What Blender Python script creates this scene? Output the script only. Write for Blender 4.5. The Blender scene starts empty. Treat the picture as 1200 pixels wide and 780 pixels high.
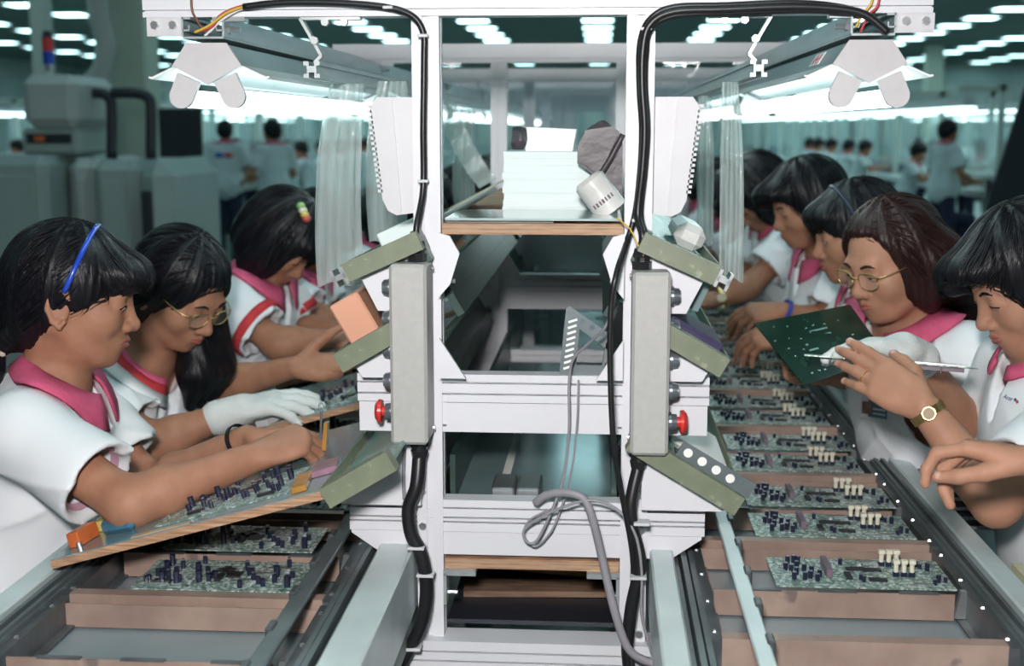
import bpy, bmesh, math, random
import numpy as np
from mathutils import Vector, Matrix, Euler
from mathutils.bvhtree import BVHTree

SC = bpy.context.scene
COL = SC.collection
# ---------------------------------------------------------------- camera
FPX = 1500.0                                   # focal length in pixels of the 1200 x 780 frame
CAM = Vector((0.10, 0.0, 1.50))
YAW, PITCH = math.radians(3.95), math.radians(9.09)
cam_d = bpy.data.cameras.new('camera')
cam_o = bpy.data.objects.new('camera', cam_d); COL.objects.link(cam_o)
cam_d.sensor_width = 36.0
cam_d.lens = FPX / 1200 * 36
cam_d.clip_start = 0.05; cam_d.clip_end = 200
cam_o.location = CAM
cam_o.rotation_euler = (math.pi / 2 - PITCH, 0, YAW)
cam_d.dof.use_dof = True
cam_d.dof.focus_distance = 1.95
cam_d.dof.aperture_fstop = 4.2
SC.camera = cam_o
# ---------------------------------------------------------------- world, flash, exposure
w = bpy.data.worlds.new('world'); SC.world = w; w.use_nodes = True
w.node_tree.nodes['Background'].inputs[0].default_value = (0.45, 0.62, 0.66, 1)
w.node_tree.nodes['Background'].inputs[1].default_value = 0.06
fl = bpy.data.lights.new('camera_flash', 'AREA'); fl.shape = 'DISK'; fl.size = 0.16
fl.energy = 48; fl.color = (1.0, 0.97, 0.95)
flo = bpy.data.objects.new('camera_flash', fl); COL.objects.link(flo)
flo.location = (0.02, -0.10, 1.78)
flo.rotation_euler = (math.radians(80), 0, math.radians(3))
SC.view_settings.view_transform = 'Standard'
SC.view_settings.look = 'None'
SC.view_settings.gamma = 1.0
SC.view_settings.use_curve_mapping = False
SC.view_settings.exposure = 0.0
SC.cycles.use_denoising = True
SC.cycles.max_bounces = 6
SC.cycles.transparent_max_bounces = 12
SC.cycles.sample_clamp_indirect = 6.0

# ---------------------------------------------------------------- pixel -> world
CR = Euler((math.pi / 2 - PITCH, 0, YAW)).to_matrix()
def ray(px, py):
    return CR @ Vector(((px - 600) / FPX, -(py - 390) / FPX, -1))
def at(px, py, Y):
    d = ray(px, py); return CAM + d * (Y / d.y)
def atz(px, py, Z):
    d = ray(px, py); return CAM + d * ((Z - CAM.z) / d.z)
def V(*a): return Vector(a)

# ---------------------------------------------------------------- materials
MATS = {}
def mat(name, col, rough=.5, metal=0., var=.08, vs=9., bump=0., bs=60., emit=None, es=0., spec=.5, coat=0.,
        stretch=None, dark=None, wear=0., wcol=None, ws=25., sss=0., alpha=1.):
    m = bpy.data.materials.new(name); m.use_nodes = True
    nt = m.node_tree; b = nt.nodes['Principled BSDF']
    L = nt.links.new
    tc = nt.nodes.new('ShaderNodeTexCoord'); mp = nt.nodes.new('ShaderNodeMapping')
    L(tc.outputs['Object'], mp.inputs['Vector'])
    if stretch: mp.inputs['Scale'].default_value = stretch
    n = nt.nodes.new('ShaderNodeTexNoise'); n.inputs['Scale'].default_value = vs; n.inputs['Detail'].default_value = 4
    L(mp.outputs[0], n.inputs['Vector'])
    r = nt.nodes.new('ShaderNodeValToRGB')
    c = np.array(col); lo = c * (1 - var) if dark is None else np.array(dark); hi = np.minimum(c * (1 + var), 1)
    r.color_ramp.elements[0].position = .3; r.color_ramp.elements[1].position = .7
    r.color_ramp.elements[0].color = (*lo, 1); r.color_ramp.elements[1].color = (*hi, 1)
    L(n.outputs[0], r.inputs[0])
    out = r.outputs[0]
    if wear > 0:
        n2 = nt.nodes.new('ShaderNodeTexNoise'); n2.inputs['Scale'].default_value = ws; n2.inputs['Detail'].default_value = 6
        L(mp.outputs[0], n2.inputs['Vector'])
        r2 = nt.nodes.new('ShaderNodeValToRGB')
        r2.color_ramp.elements[0].position = 1 - wear; r2.color_ramp.elements[1].position = min(1, 1 - wear + .06)
        L(n2.outputs[0], r2.inputs[0])
        mx = nt.nodes.new('ShaderNodeMix'); mx.data_type = 'RGBA'
        L(r2.outputs[0], mx.inputs[0]); L(out, mx.inputs[6]); mx.inputs[7].default_value = (*wcol, 1)
        out = mx.outputs[2]
    L(out, b.inputs['Base Color'])
    b.inputs['Roughness'].default_value = rough; b.inputs['Metallic'].default_value = metal
    b.inputs['Specular IOR Level'].default_value = spec
    if coat: b.inputs['Coat Weight'].default_value = coat; b.inputs['Coat Roughness'].default_value = .1
    if sss:
        b.inputs['Subsurface Weight'].default_value = sss
        b.inputs['Subsurface Radius'].default_value = (1, .35, .2); b.inputs['Subsurface Scale'].default_value = .006
    if bump:
        nb = nt.nodes.new('ShaderNodeTexNoise'); nb.inputs['Scale'].default_value = bs; nb.inputs['Detail'].default_value = 3
        L(mp.outputs[0], nb.inputs['Vector'])
        bp = nt.nodes.new('ShaderNodeBump'); bp.inputs['Strength'].default_value = bump; bp.inputs['Distance'].default_value = .004
        L(nb.outputs[0], bp.inputs['Height']); L(bp.outputs[0], b.inputs['Normal'])
    if emit:
        b.inputs['Emission Color'].default_value = (*emit, 1); b.inputs['Emission Strength'].default_value = es
    if alpha < 1:
        b.inputs['Alpha'].default_value = alpha
    MATS[name] = m
    return m

def plastic_mat(name, col, trans, rough=.12, bump=.6, bs=(60, 60, 9)):
    m = bpy.data.materials.new(name); m.use_nodes = True
    nt = m.node_tree; L = nt.links.new
    b = nt.nodes['Principled BSDF']; o = nt.nodes['Material Output']
    b.inputs['Base Color'].default_value = (*col, 1); b.inputs['Roughness'].default_value = rough
    b.inputs['Specular IOR Level'].default_value = .9
    tc = nt.nodes.new('ShaderNodeTexCoord'); mp = nt.nodes.new('ShaderNodeMapping'); mp.inputs['Scale'].default_value = bs
    L(tc.outputs['Object'], mp.inputs['Vector'])
    n = nt.nodes.new('ShaderNodeTexNoise'); n.inputs['Scale'].default_value = 1.0; n.inputs['Detail'].default_value = 3
    L(mp.outputs[0], n.inputs['Vector'])
    bp = nt.nodes.new('ShaderNodeBump'); bp.inputs['Strength'].default_value = bump; bp.inputs['Distance'].default_value = .01
    L(n.outputs[0], bp.inputs['Height']); L(bp.outputs[0], b.inputs['Normal'])
    t = nt.nodes.new('ShaderNodeBsdfTransparent'); mx = nt.nodes.new('ShaderNodeMixShader')
    t.inputs[0].default_value = (.90, .97, .96, 1)
    mx.inputs[0].default_value = trans
    L(b.outputs[0], mx.inputs[1]); L(t.outputs[0], mx.inputs[2]); L(mx.outputs[0], o.inputs['Surface'])
    MATS[name] = m

mat('white_alu', (.70, .70, .745), .38, 0, .03, 6)
mat('alu_edge', (.42, .44, .46), .4, .6, .06, 20)
mat('silver', (.62, .64, .66), .3, .9, .08, 30)
mat('bare_alu', (.46, .51, .53), .36, .5, .10, 14, stretch=(4, .6, 4))
mat('dark_alu', (.15, .18, .19), .42, .4, .2, 10)
mat('teal_sheet', (.26, .36, .38), .14, .35, .15, 5)
mat('green_paint', (.175, .20, .135), .45, 0, .12, 30, wear=.34, wcol=(.30, .32, .24), ws=60)
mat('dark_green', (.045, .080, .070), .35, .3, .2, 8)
mat('green_sheet', (.20, .33, .30), .25, .1, .25, 6)
mat('grey_box', (.42, .415, .40), .5, 0, .04, 120, bump=.15, bs=900)
mat('lamp_grey', (.56, .54, .56), .5, 0, .03, 60)
mat('duct_grey', (.62, .61, .64), .45, 0, .03, 20)
mat('lamp_body', (.34, .39, .40), .4, .3, .1, 6)
mat('reflector', (.85, .88, .88), .35, 0, .02, 6)
mat('black_rubber', (.012, .012, .014), .38, 0, .2, 30)
mat('black_plastic', (.016, .016, .018), .3, 0, .2, 30)
mat('grey_cable', (.27, .26, .29), .5, 0, .1, 30)
mat('red_plastic', (.62, .035, .03), .3, 0, .1, 20)
mat('button_steel', (.22, .24, .27), .3, .7, .2, 40)
mat('ply_edge', (.50, .30, .18), .7, 0, .2, 60, dark=(.22, .12, .07), stretch=(.3, 1, 6))
mat('ply_top', (.42, .30, .20), .6, 0, .15, 12, stretch=(1, .2, 1))
mat('old_wood', (.20, .125, .08), .75, 0, .3, 30, dark=(.10, .06, .04), stretch=(.4, 3, 3))
mat('copper_sheet', (.40, .285, .235), .42, .25, .15, 12, dark=(.30, .205, .17), wear=.30, wcol=(.22, .16, .15), ws=14)
mat('pallet_rail', (.11, .12, .13), .35, .4, .25, 25)
mat('rail_alu', (.62, .71, .72), .34, .15, .08, 10)
mat('belt', (.24, .30, .33), .25, .1, .12, 6)
mat('pcb', (.17, .26, .22), .28, .1, .5, 90, dark=(.06, .11, .09), wear=.50, wcol=(.55, .62, .60), ws=150)
mat('pcb_green', (.006, .027, .017), .2, 0, .3, 20, wear=.36, wcol=(.012, .05, .03), ws=45)
mat('cap_blue', (.016, .019, .045), .3, 0, .2, 40)
mat('cap_top', (.45, .47, .52), .3, .8, .1, 40)
mat('relay_cream', (.72, .68, .56), .4, 0, .06, 40)
mat('ic_black', (.02, .02, .025), .4, 0, .2, 40)
mat('solder', (.72, .74, .76), .25, .9, .15, 90)
mat('slot_purple', (.17, .12, .16), .4, 0, .2, 30)
mat('amber', (.42, .20, .04), .25, 0, .2, 30, coat=.3)
mat('mauve', (.30, .16, .22), .3, 0, .2, 30, coat=.3)
mat('orange', (.58, .14, .04), .35, 0, .15, 30)
mat('yellow', (.62, .50, .12), .4, 0, .15, 30)
mat('blue_clear', (.04, .14, .22), .15, 0, .3, 12, coat=.4)
mat('salmon', (.72, .36, .24), .55, 0, .06, 15)
mat('purple_plastic', (.055, .045, .10), .3, 0, .2, 15)
mat('paper', (.74, .82, .82), .6, 0, .03, 30, stretch=(.2, .2, 12))
mat('white_paper', (.88, .86, .84), .6, 0, .03, 20)
mat('glass_sheet', (.42, .52, .52), .12, 0, .1, 6, coat=.5)
mat('antistatic', (.060, .046, .056), .42, 0, .3, 14, bump=.4, bs=30)
mat('bag_white', (.66, .64, .62), .3, 0, .08, 25, bump=.5, bs=40)
mat('print_grey', (.12, .10, .12), .6)
mat('skin', (.40, .198, .125), .55, 0, .09, 30, bump=.10, bs=420, sss=.12, dark=(.35, .165, .102), spec=.3)
mat('skin_pale', (.44, .225, .148), .55, 0, .08, 30, bump=.10, bs=420, sss=.12, spec=.3)
mat('lips', (.36, .11, .085), .32, 0, .1, 60)
mat('eye_white', (.62, .58, .54), .2)
mat('iris', (.012, .008, .007), .12)
mat('nail', (.62, .36, .29), .25)
mat('hair', (.006, .006, .009), .38, 0, .5, 60, bump=.35, bs=40, stretch=(9, 9, 1.2), spec=.28)
mat('hair_brown', (.024, .0095, .0088), .38, 0, .5, 60, bump=.35, bs=40, stretch=(9, 9, 1.2), spec=.28)
mat('shirt', (.80, .82, .86), .85, 0, .02, 15, bump=.3, bs=14)
mat('lining', (.50, .28, .36), .9, 0, .1, 30)
mat('pink', (.66, .10, .21), .8, 0, .08, 60, bump=.3, bs=700)
mat('red_cloth', (.58, .04, .05), .8, 0, .08, 60)
mat('white_cloth', (.82, .82, .84), .85, 0, .03, 30)
mat('glove', (.72, .76, .75), .9, 0, .03, 60, bump=.5, bs=400)
mat('trousers', (.02, .025, .06), .9, 0, .2, 20)
mat('shoe', (.02, .02, .02), .5)
mat('headband_blue', (.02, .07, .50), .22, 0, .1, 20, coat=.5)
mat('headband_dark', (.02, .03, .06), .3)
mat('gold', (.60, .42, .18), .3, .9, .15, 60)
mat('lens', (.62, .66, .62), .08, 0, .02, 10, alpha=.10)
mat('badge', (.14, .26, .44), .4, 0, .1, 20)
mat('badge_photo', (.34, .2, .16), .5, 0, .4, 40)
mat('purple_cloth', (.16, .12, .34), .85, 0, .15, 20)
mat('bin_white', (.78, .78, .80), .45, 0, .03, 20)
mat('bin_foam', (.12, .15, .19), .8, 0, .15, 60)
mat('batten', (.66, .62, .44), .6, 0, .1, 20)
mat('seat_vinyl', (.03, .035, .04), .5)
mat('machine_grey', (.30, .37, .36), .55, 0, .06, 3)
mat('machine_pale', (.42, .45, .45), .55, 0, .06, 3)
mat('machine_dark', (.02, .024, .035), .45, 0, .1, 5)
mat('column_paint', (.50, .55, .47), .6, 0, .05, 2)
mat('floor_mat', (.16, .21, .20), .35, 0, .12, 1.2)
mat('wall_mat', (.40, .48, .47), .7, 0, .08, 1)
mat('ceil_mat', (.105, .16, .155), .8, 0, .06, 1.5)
mat('panel_pale', (.50, .57, .54), .6, 0, .06, 2)
mat('tube_light', (.9, .95, .95), .4, emit=(.80, 1.0, 1.0), es=5.0)
mat('ceil_light', (.9, .95, .95), .4, emit=(.58, .97, 1.0), es=8.5)
mat('far_lamp', (.9, .95, .95), .4, emit=(.68, 1.0, 1.0), es=4.5)
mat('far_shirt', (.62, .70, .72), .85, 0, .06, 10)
mat('yellow_wire', (.62, .40, .05), .4)
mat('red_wire', (.52, .05, .05), .4)
mat('brown_wire', (.16, .06, .03), .4)
mat('white_wire', (.72, .70, .70), .4)
mat('tie', (.60, .60, .62), .4)
mat('blue_band', (.04, .07, .34), .4)
mat('clip_green', (.25, .45, .15), .3); mat('clip_red', (.55, .10, .08), .3)
mat('text_navy', (.05, .07, .18), .5); mat('text_red', (.60, .06, .08), .5)
plastic_mat('clear_strip', (.50, .58, .57), .40, .12, .9)
plastic_mat('far_sheet', (.55, .68, .70), .62, .3, .3, (6, 6, 1))

# ---------------------------------------------------------------- mesh collector
class MB:
    def __init__(s): s.v = []; s.f = []
    def add(s, vs, fs):
        o = len(s.v); s.v += [tuple(x) for x in vs]; s.f += [tuple(i + o for i in f) for f in fs]; return s
    def box(s, lo, hi):
        x0, y0, z0 = lo; x1, y1, z1 = hi
        return s.add([(x0, y0, z0), (x1, y0, z0), (x1, y1, z0), (x0, y1, z0), (x0, y0, z1), (x1, y0, z1), (x1, y1, z1), (x0, y1, z1)],
                     [(0, 3, 2, 1), (4, 5, 6, 7), (0, 1, 5, 4), (1, 2, 6, 5), (2, 3, 7, 6), (3, 0, 4, 7)])
    def obox(s, c, ex, ey, ez):                # oriented box: half-extent vectors
        c = Vector(c); P = []
        for k in (-1, 1):
            for i, j in ((-1, -1), (1, -1), (1, 1), (-1, 1)):
                P.append(c + Vector(ex) * i + Vector(ey) * j + Vector(ez) * k)
        return s.add(P, [(0, 3, 2, 1), (4, 5, 6, 7), (0, 1, 5, 4), (1, 2, 6, 5), (2, 3, 7, 6), (3, 0, 4, 7)])
    def bev(s, lo, hi, b):                      # box with chamfered edges
        lo = Vector(lo); hi = Vector(hi); c = (lo + hi) / 2; h = (hi - lo) / 2
        P = []; idx = {}
        for sx in (-1, 1):
            for sy in (-1, 1):
                for sz in (-1, 1):
                    for a in range(3):
                        q = [sx * (h.x - b), sy * (h.y - b), sz * (h.z - b)]
                        q[a] = (sx, sy, sz)[a] * h[a]
                        idx[(sx, sy, sz, a)] = len(P); P.append((c.x + q[0], c.y + q[1], c.z + q[2]))
        F = []
        for a in range(3):
            u, w_ = [(1, 2), (2, 0), (0, 1)][a]
            for sg in (-1, 1):
                q = []
                for su, sw in ((-1, -1), (1, -1), (1, 1), (-1, 1)):
                    k = [0, 0, 0]; k[a] = sg; k[u] = su; k[w_] = sw; q.append(idx[(*k, a)])
                F.append(tuple(q if sg > 0 else q[::-1]))
            for su in (-1, 1):
                for sw in (-1, 1):
                    k0 = [0, 0, 0]; k1 = [0, 0, 0]
                    k0[a] = -1; k1[a] = 1; k0[u] = k1[u] = su; k0[w_] = k1[w_] = sw
                    q = [idx[(*k0, u)], idx[(*k1, u)], idx[(*k1, w_)], idx[(*k0, w_)]]
                    F.append(tuple(q if su * sw < 0 else q[::-1]))
        for sx in (-1, 1):
            for sy in (-1, 1):
                for sz in (-1, 1):
                    q = [idx[(sx, sy, sz, 0)], idx[(sx, sy, sz, 1)], idx[(sx, sy, sz, 2)]]
                    F.append(tuple(q if sx * sy * sz > 0 else q[::-1]))
        return s.add(P, F)
    def prism(s, poly, a, b, axis='y'):         # polygon (2D) extruded from a to b along an axis
        n = len(poly); P = []
        for t in (a, b):
            for (u, v) in poly:
                P.append((u, t, v) if axis == 'y' else ((t, u, v) if axis == 'x' else (u, v, t)))
        F = [tuple(range(n)), tuple(range(2 * n - 1, n - 1, -1))] + [(i, n + i, n + (i + 1) % n, (i + 1) % n) for i in range(n)]
        return s.add(P, F)
    def cyl(s, a, b, r, r2=None, n=12, caps=True):
        a = Vector(a); b = Vector(b); r2 = r if r2 is None else r2
        d = (b - a).normalized(); u = d.orthogonal().normalized(); w_ = d.cross(u)
        P = []
        for c, rr in ((a, r), (b, r2)):
            for i in range(n):
                t = 2 * math.pi * i / n; P.append(c + (u * math.cos(t) + w_ * math.sin(t)) * rr)
        F = [(i, (i + 1) % n, n + (i + 1) % n, n + i) for i in range(n)]
        if caps: F += [tuple(range(n - 1, -1, -1)), tuple(range(n, 2 * n))]
        return s.add(P, F)
    def tube(s, pts, r, n=8, smooth=6):
        pts = [Vector(p) for p in pts]
        if smooth and len(pts) > 2:
            q = []
            for i in range(len(pts) - 1):
                p0 = pts[max(i - 1, 0)]; p1 = pts[i]; p2 = pts[i + 1]; p3 = pts[min(i + 2, len(pts) - 1)]
                for k in range(smooth):
                    t = k / smooth
                    q.append(.5 * ((2 * p1) + (p2 - p0) * t + (2 * p0 - 5 * p1 + 4 * p2 - p3) * t * t + (3 * p1 - p0 - 3 * p2 + p3) * t ** 3))
            q.append(pts[-1]); pts = q
        P = []; u = None
        for i, p in enumerate(pts):
            d = (pts[min(i + 1, len(pts) - 1)] - pts[max(i - 1, 0)]).normalized()
            u = d.orthogonal().normalized() if u is None else (u - d * u.dot(d)).normalized()
            w_ = d.cross(u)
            rr = r[i * len(r) // len(pts)] if isinstance(r, (list, tuple)) else r
            for k in range(n):
                t = 2 * math.pi * k / n; P.append(p + (u * math.cos(t) + w_ * math.sin(t)) * rr)
        m = len(pts); F = []
        for i in range(m - 1):
            for k in range(n):
                F.append((i * n + k, i * n + (k + 1) % n, (i + 1) * n + (k + 1) % n, (i + 1) * n + k))
        F += [tuple(range(n - 1, -1, -1)), tuple(range((m - 1) * n, m * n))]
        return s.add(P, F)
    def sphere(s, c, r, nu=12, nv=8):
        c = Vector(c); r = Vector(r) if hasattr(r, '__len__') else Vector((r, r, r))
        P = []; F = []
        for j in range(1, nv):
            for i in range(nu):
                a = math.pi * j / nv; b = 2 * math.pi * i / nu
                P.append((c.x + r.x * math.sin(a) * math.cos(b), c.y + r.y * math.sin(a) * math.sin(b), c.z + r.z * math.cos(a)))
        P += [(c.x, c.y, c.z + r.z), (c.x, c.y, c.z - r.z)]
        N = (nv - 1) * nu
        for j in range(nv - 2):
            for i in range(nu):
                F.append((j * nu + i, (j + 1) * nu + i, (j + 1) * nu + (i + 1) % nu, j * nu + (i + 1) % nu))
        for i in range(nu):
            F.append((N, i, (i + 1) % nu)); F.append((N + 1, (nv - 2) * nu + (i + 1) % nu, (nv - 2) * nu + i))
        return s.add(P, F)
    def mesh(s, name, m, off=(0, 0, 0), smooth=None):
        me = bpy.data.meshes.new(name)
        ox, oy, oz = off
        me.from_pydata([(x - ox, y - oy, z - oz) for x, y, z in s.v], [], s.f)
        me.materials.append(MATS[m]); me.update()
        if smooth:
            me.polygons.foreach_set('use_smooth', [True] * len(me.polygons))
            if smooth != 'all': me.set_sharp_from_angle(angle=math.radians(40))
        return me

def tag(o, label=None, cat=None, group=None, kind=None):
    if label: o['label'] = label
    if cat: o['category'] = cat
    if group: o['group'] = group
    if kind: o['kind'] = kind
    return o
def link(name, me, parent=None, loc=None):
    o = bpy.data.objects.new(name, me); COL.objects.link(o)
    if parent is not None: o.parent = parent
    if loc is not None: o.location = loc
    return o
def single(name, mb, m, label, cat, group=None, smooth=None, base=None):
    if base is None:
        v = np.array(mb.v); base = ((v[:, 0].min() + v[:, 0].max()) / 2, (v[:, 1].min() + v[:, 1].max()) / 2, v[:, 2].min())
    o = link(name, mb.mesh(name, m, base, smooth), None, base)
    return tag(o, label, cat, group)
class Thing:
    def __init__(s, name, loc, label, cat, group=None, kind=None):
        s.loc = Vector(loc); s.root = bpy.data.objects.new(name, None); COL.objects.link(s.root)
        s.root.empty_display_size = .05; s.root.location = s.loc
        tag(s.root, label, cat, group, kind)
    def part(s, name, mb, m, smooth=None, label=None, parent=None, kind=None):
        me = mb.mesh(name, m, s.loc, smooth) if isinstance(mb, MB) else mb
        o = link(name, me, s.root if parent is None else parent)
        return tag(o, label, None, None, kind)
    def np_part(s, name, verts, faces, m, parent=None, label=None):
        me = np_mesh(name, verts - np.array(s.loc, dtype=np.float32), faces, m)
        return tag(link(name, me, s.root if parent is None else parent), label)
def copy_tree(root, loc=None, rot=None, parent=None, label=None, group=None):
    c = root.copy(); COL.objects.link(c)
    if parent is not None: c.parent = parent
    if loc is not None: c.location = loc
    if rot is not None: c.rotation_euler = rot
    if label: c['label'] = label
    if group: c['group'] = group
    for ch in list(root.children): copy_tree(ch, parent=c)
    return c
ORD = ['', 'first', 'second', 'third', 'fourth', 'fifth', 'sixth', 'seventh', 'eighth', 'ninth', 'tenth', 'eleventh', 'twelfth', 'thirteenth', 'fourteenth']
def struct(name, mb, m, smooth=None):
    return tag(link(name, mb.mesh(name, m, (0, 0, 0), smooth)), None, None, None, 'structure')
def np_mesh(name, v, f, m):
    me = bpy.data.meshes.new(name)
    me.vertices.add(len(v)); me.vertices.foreach_set('co', np.asarray(v, np.float32).ravel())
    me.loops.add(f.size); me.loops.foreach_set('vertex_index', np.asarray(f, np.int32).ravel())
    me.polygons.add(len(f)); me.polygons.foreach_set('loop_start', np.arange(0, f.size, f.shape[1], dtype=np.int32))
    me.polygons.foreach_set('use_smooth', np.ones(len(f), bool))
    me.materials.append(MATS[m]); me.update(calc_edges=True); me.validate()
    return me

# ---------------------------------------------------------------- smooth solid modeller (signed distances, surface nets)
def _a(v): return np.array(v, dtype=np.float32)
class Solid:
    B = 16
    def __init__(s): s.p = []
    def cap(s, a, b, ra, rb=None, k=.01, sub=False):
        s.p.append(('c', _a(a), _a(b), float(ra), float(ra if rb is None else rb), float(k), sub)); return s
    def chain(s, pts, rs, k=.01):
        for i in range(len(pts) - 1): s.cap(pts[i], pts[i + 1], rs[i], rs[i + 1], k)
        return s
    def ell(s, c, r, R=None, k=.01, sub=False):
        s.p.append(('e', _a(c), _a(r), _a(np.eye(3) if R is None else R), 0, float(k), sub)); return s
    def plane(s, o, n, k=.002):                 # cut away the side the normal points to
        s.p.append(('p', _a(o), _a(Vector(n).normalized()), 0, 0, float(k), True)); return s
    def xf(s, M, sc=1.0):                       # the same solid moved by rotation M (3x3), scale, offset
        pass
    @staticmethod
    def ev(q, p):
        if q[0] == 'c':
            pa = p - q[1]; ba = q[2] - q[1]; L = float(ba @ ba) + 1e-12
            t = np.clip((pa @ ba) / L, 0, 1)
            pa -= t[:, None] * ba
            return np.sqrt(np.einsum('ij,ij->i', pa, pa)) - (q[3] + (q[4] - q[3]) * t)
        if q[0] == 'e':
            l = (p - q[1]) @ q[3]; l /= q[2]
            k0 = np.sqrt(np.einsum('ij,ij->i', l, l)); l /= q[2]
            k1 = np.sqrt(np.einsum('ij,ij->i', l, l)) + 1e-9
            return k0 * (k0 - 1) / k1
        return -((p - q[1]) @ q[2])
    @staticmethod
    def comb(d, e, k, sub):
        if sub:
            e = -e
            h = np.maximum(k - np.abs(d - e), 0) / k
            return np.maximum(d, e) + h * h * k * .25
        if d is None: return e
        h = np.maximum(k - np.abs(d - e), 0) / k
        return np.minimum(d, e) - h * h * k * .25
    def val(s, p, prims=None):
        d = None
        for q in (s.p if prims is None else prims):
            e = s.ev(q, p)
            d = e if d is None else s.comb(d, e, q[5], q[6])
        return d
    def mesh(s, h, disp=None, pad=.02):
        lo = np.full(3, 1e9); hi = -lo
        for q in s.p:
            if q[6]: continue
            if q[0] == 'c': r = max(q[3], q[4]); l = np.minimum(q[1], q[2]) - r; u = np.maximum(q[1], q[2]) + r
            else:
                e = np.abs(q[3]) @ q[2]; l = q[1] - e; u = q[1] + e
            lo = np.minimum(lo, l); hi = np.maximum(hi, u)
        lo -= pad; hi += pad
        B = s.B; bw = B * h; hd = bw * .5 * 1.7321
        nb = np.ceil((hi - lo) / bw).astype(int)
        N = nb * B + 3
        ix = np.stack(np.meshgrid(*[np.arange(n) for n in nb], indexing='ij'), -1).reshape(-1, 3)
        cen = (lo + (ix + .5) * bw).astype(np.float32)
        E = np.stack([s.ev(q, cen) for q in s.p])
        d = None
        for q, e in zip(s.p, E): d = e if d is None else s.comb(d, e, q[5], q[6])
        act = np.abs(d) < hd * 1.25 + .006
        g = np.arange(B + 1)
        G = np.stack(np.meshgrid(g, g, g, indexing='ij'), -1).reshape(-1, 3).astype(np.float32) * h
        ids = []; vs = []; qs = []
        corner = [(i, j, k) for i in (0, 1) for j in (0, 1) for k in (0, 1)]
        edges = [(a, b) for a in range(8) for b in range(a + 1, 8) if sum(x != y for x, y in zip(corner[a], corner[b])) == 1]
        off = np.array(corner, np.float32)
        S = np.array([N[1] * N[2], N[2], 1], np.int64)
        for bi in np.nonzero(act)[0]:
            i0 = ix[bi] * B
            keep = []
            for q, e in zip(s.p, E[:, bi]):
                if (q[6] and e < hd * 1.3 + q[5]) or (not q[6] and e < d[bi] + 2.3 * hd + q[5]): keep.append(q)
            while keep and keep[0][6]: keep.pop(0)
            if not keep: continue
            P = G + (lo + i0 * h).astype(np.float32)
            v = s.val(P, keep)
            if disp is not None: v = v + disp(P)
            v = v.reshape(B + 1, B + 1, B + 1)
            sg = v < 0
            if sg.all() or not sg.any(): continue
            c8 = np.stack([sg[i:B + i, j:B + j, k:B + k] for i, j, k in corner])
            m = c8.any(0) & ~c8.all(0)
            ci = np.argwhere(m)
            if len(ci):
                vv = np.stack([v[i:B + i, j:B + j, k:B + k][m] for i, j, k in corner], 1)
                acc = np.zeros((len(ci), 3), np.float32); cnt = np.zeros(len(ci), np.float32)
                for a, b in edges:
                    va, vb = vv[:, a], vv[:, b]; x = (va < 0) != (vb < 0)
                    t = np.where(x, va / np.where(x, va - vb, 1), 0)
                    acc += np.where(x[:, None], off[a] + (off[b] - off[a]) * t[:, None], 0); cnt += x
                vs.append((lo + (ci + i0 + acc / cnt[:, None]) * h).astype(np.float32))
                ids.append((ci + i0 + 1) @ S)
            for ax in range(3):
                sl0 = [slice(0, B)] * 3; sl1 = list(sl0); sl1[ax] = slice(1, B + 1)
                a_, b_ = sg[tuple(sl0)], sg[tuple(sl1)]
                x = a_ != b_
                e = np.argwhere(x)
                if not len(e): continue
                base = (e + i0 + 1) @ S
                u, w_ = S[(ax + 1) % 3], S[(ax + 2) % 3]
                quad = np.stack([base - u - w_, base - w_, base, base - u], 1)
                fl_ = ~a_[x]
                quad[fl_] = quad[fl_][:, ::-1]
                qs.append(quad)
        ids = np.concatenate(ids); vs = np.concatenate(vs); qs = np.concatenate(qs)
        o = np.argsort(ids); ids = ids[o]; vs = vs[o]
        j = np.searchsorted(ids, qs); j = np.minimum(j, len(ids) - 1)
        ok = (ids[j] == qs).all(1)
        return vs, j[ok]

def rotm(yaw, pitch=0, roll=0):
    # local x forward, y left, z up -> world; pitch > 0 looks down
    M = Matrix.Rotation(yaw, 3, 'Z') @ Matrix.Rotation(pitch, 3, 'Y') @ Matrix.Rotation(roll, 3, 'X')
    return np.array(M, dtype=np.float32)
class Fr:                                        # a local frame that writes prims into a solid
    def __init__(s, o, R, sc): s.o = _a(o); s.R = _a(R); s.sc = sc
    def P(s, p): return s.o + s.R @ (_a(p) * s.sc)
    def D(s, d): return Vector(s.R @ _a(d))
    def cap(s, S, a, b, ra, rb=None, k=.01, sub=False): S.cap(s.P(a), s.P(b), ra * s.sc, (ra if rb is None else rb) * s.sc, k, sub)
    def ell(s, S, c, r, k=.01, sub=False, tilt=None):
        R = s.R if tilt is None else s.R @ np.array(Matrix.Rotation(tilt[0], 3, tilt[1]), dtype=np.float32)
        S.ell(s.P(c), _a(r) * s.sc, R, k, sub)
    def ball(s, S, c, r, k=.01, sub=False): s.ell(S, c, (r, r, r), k, sub)

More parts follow.
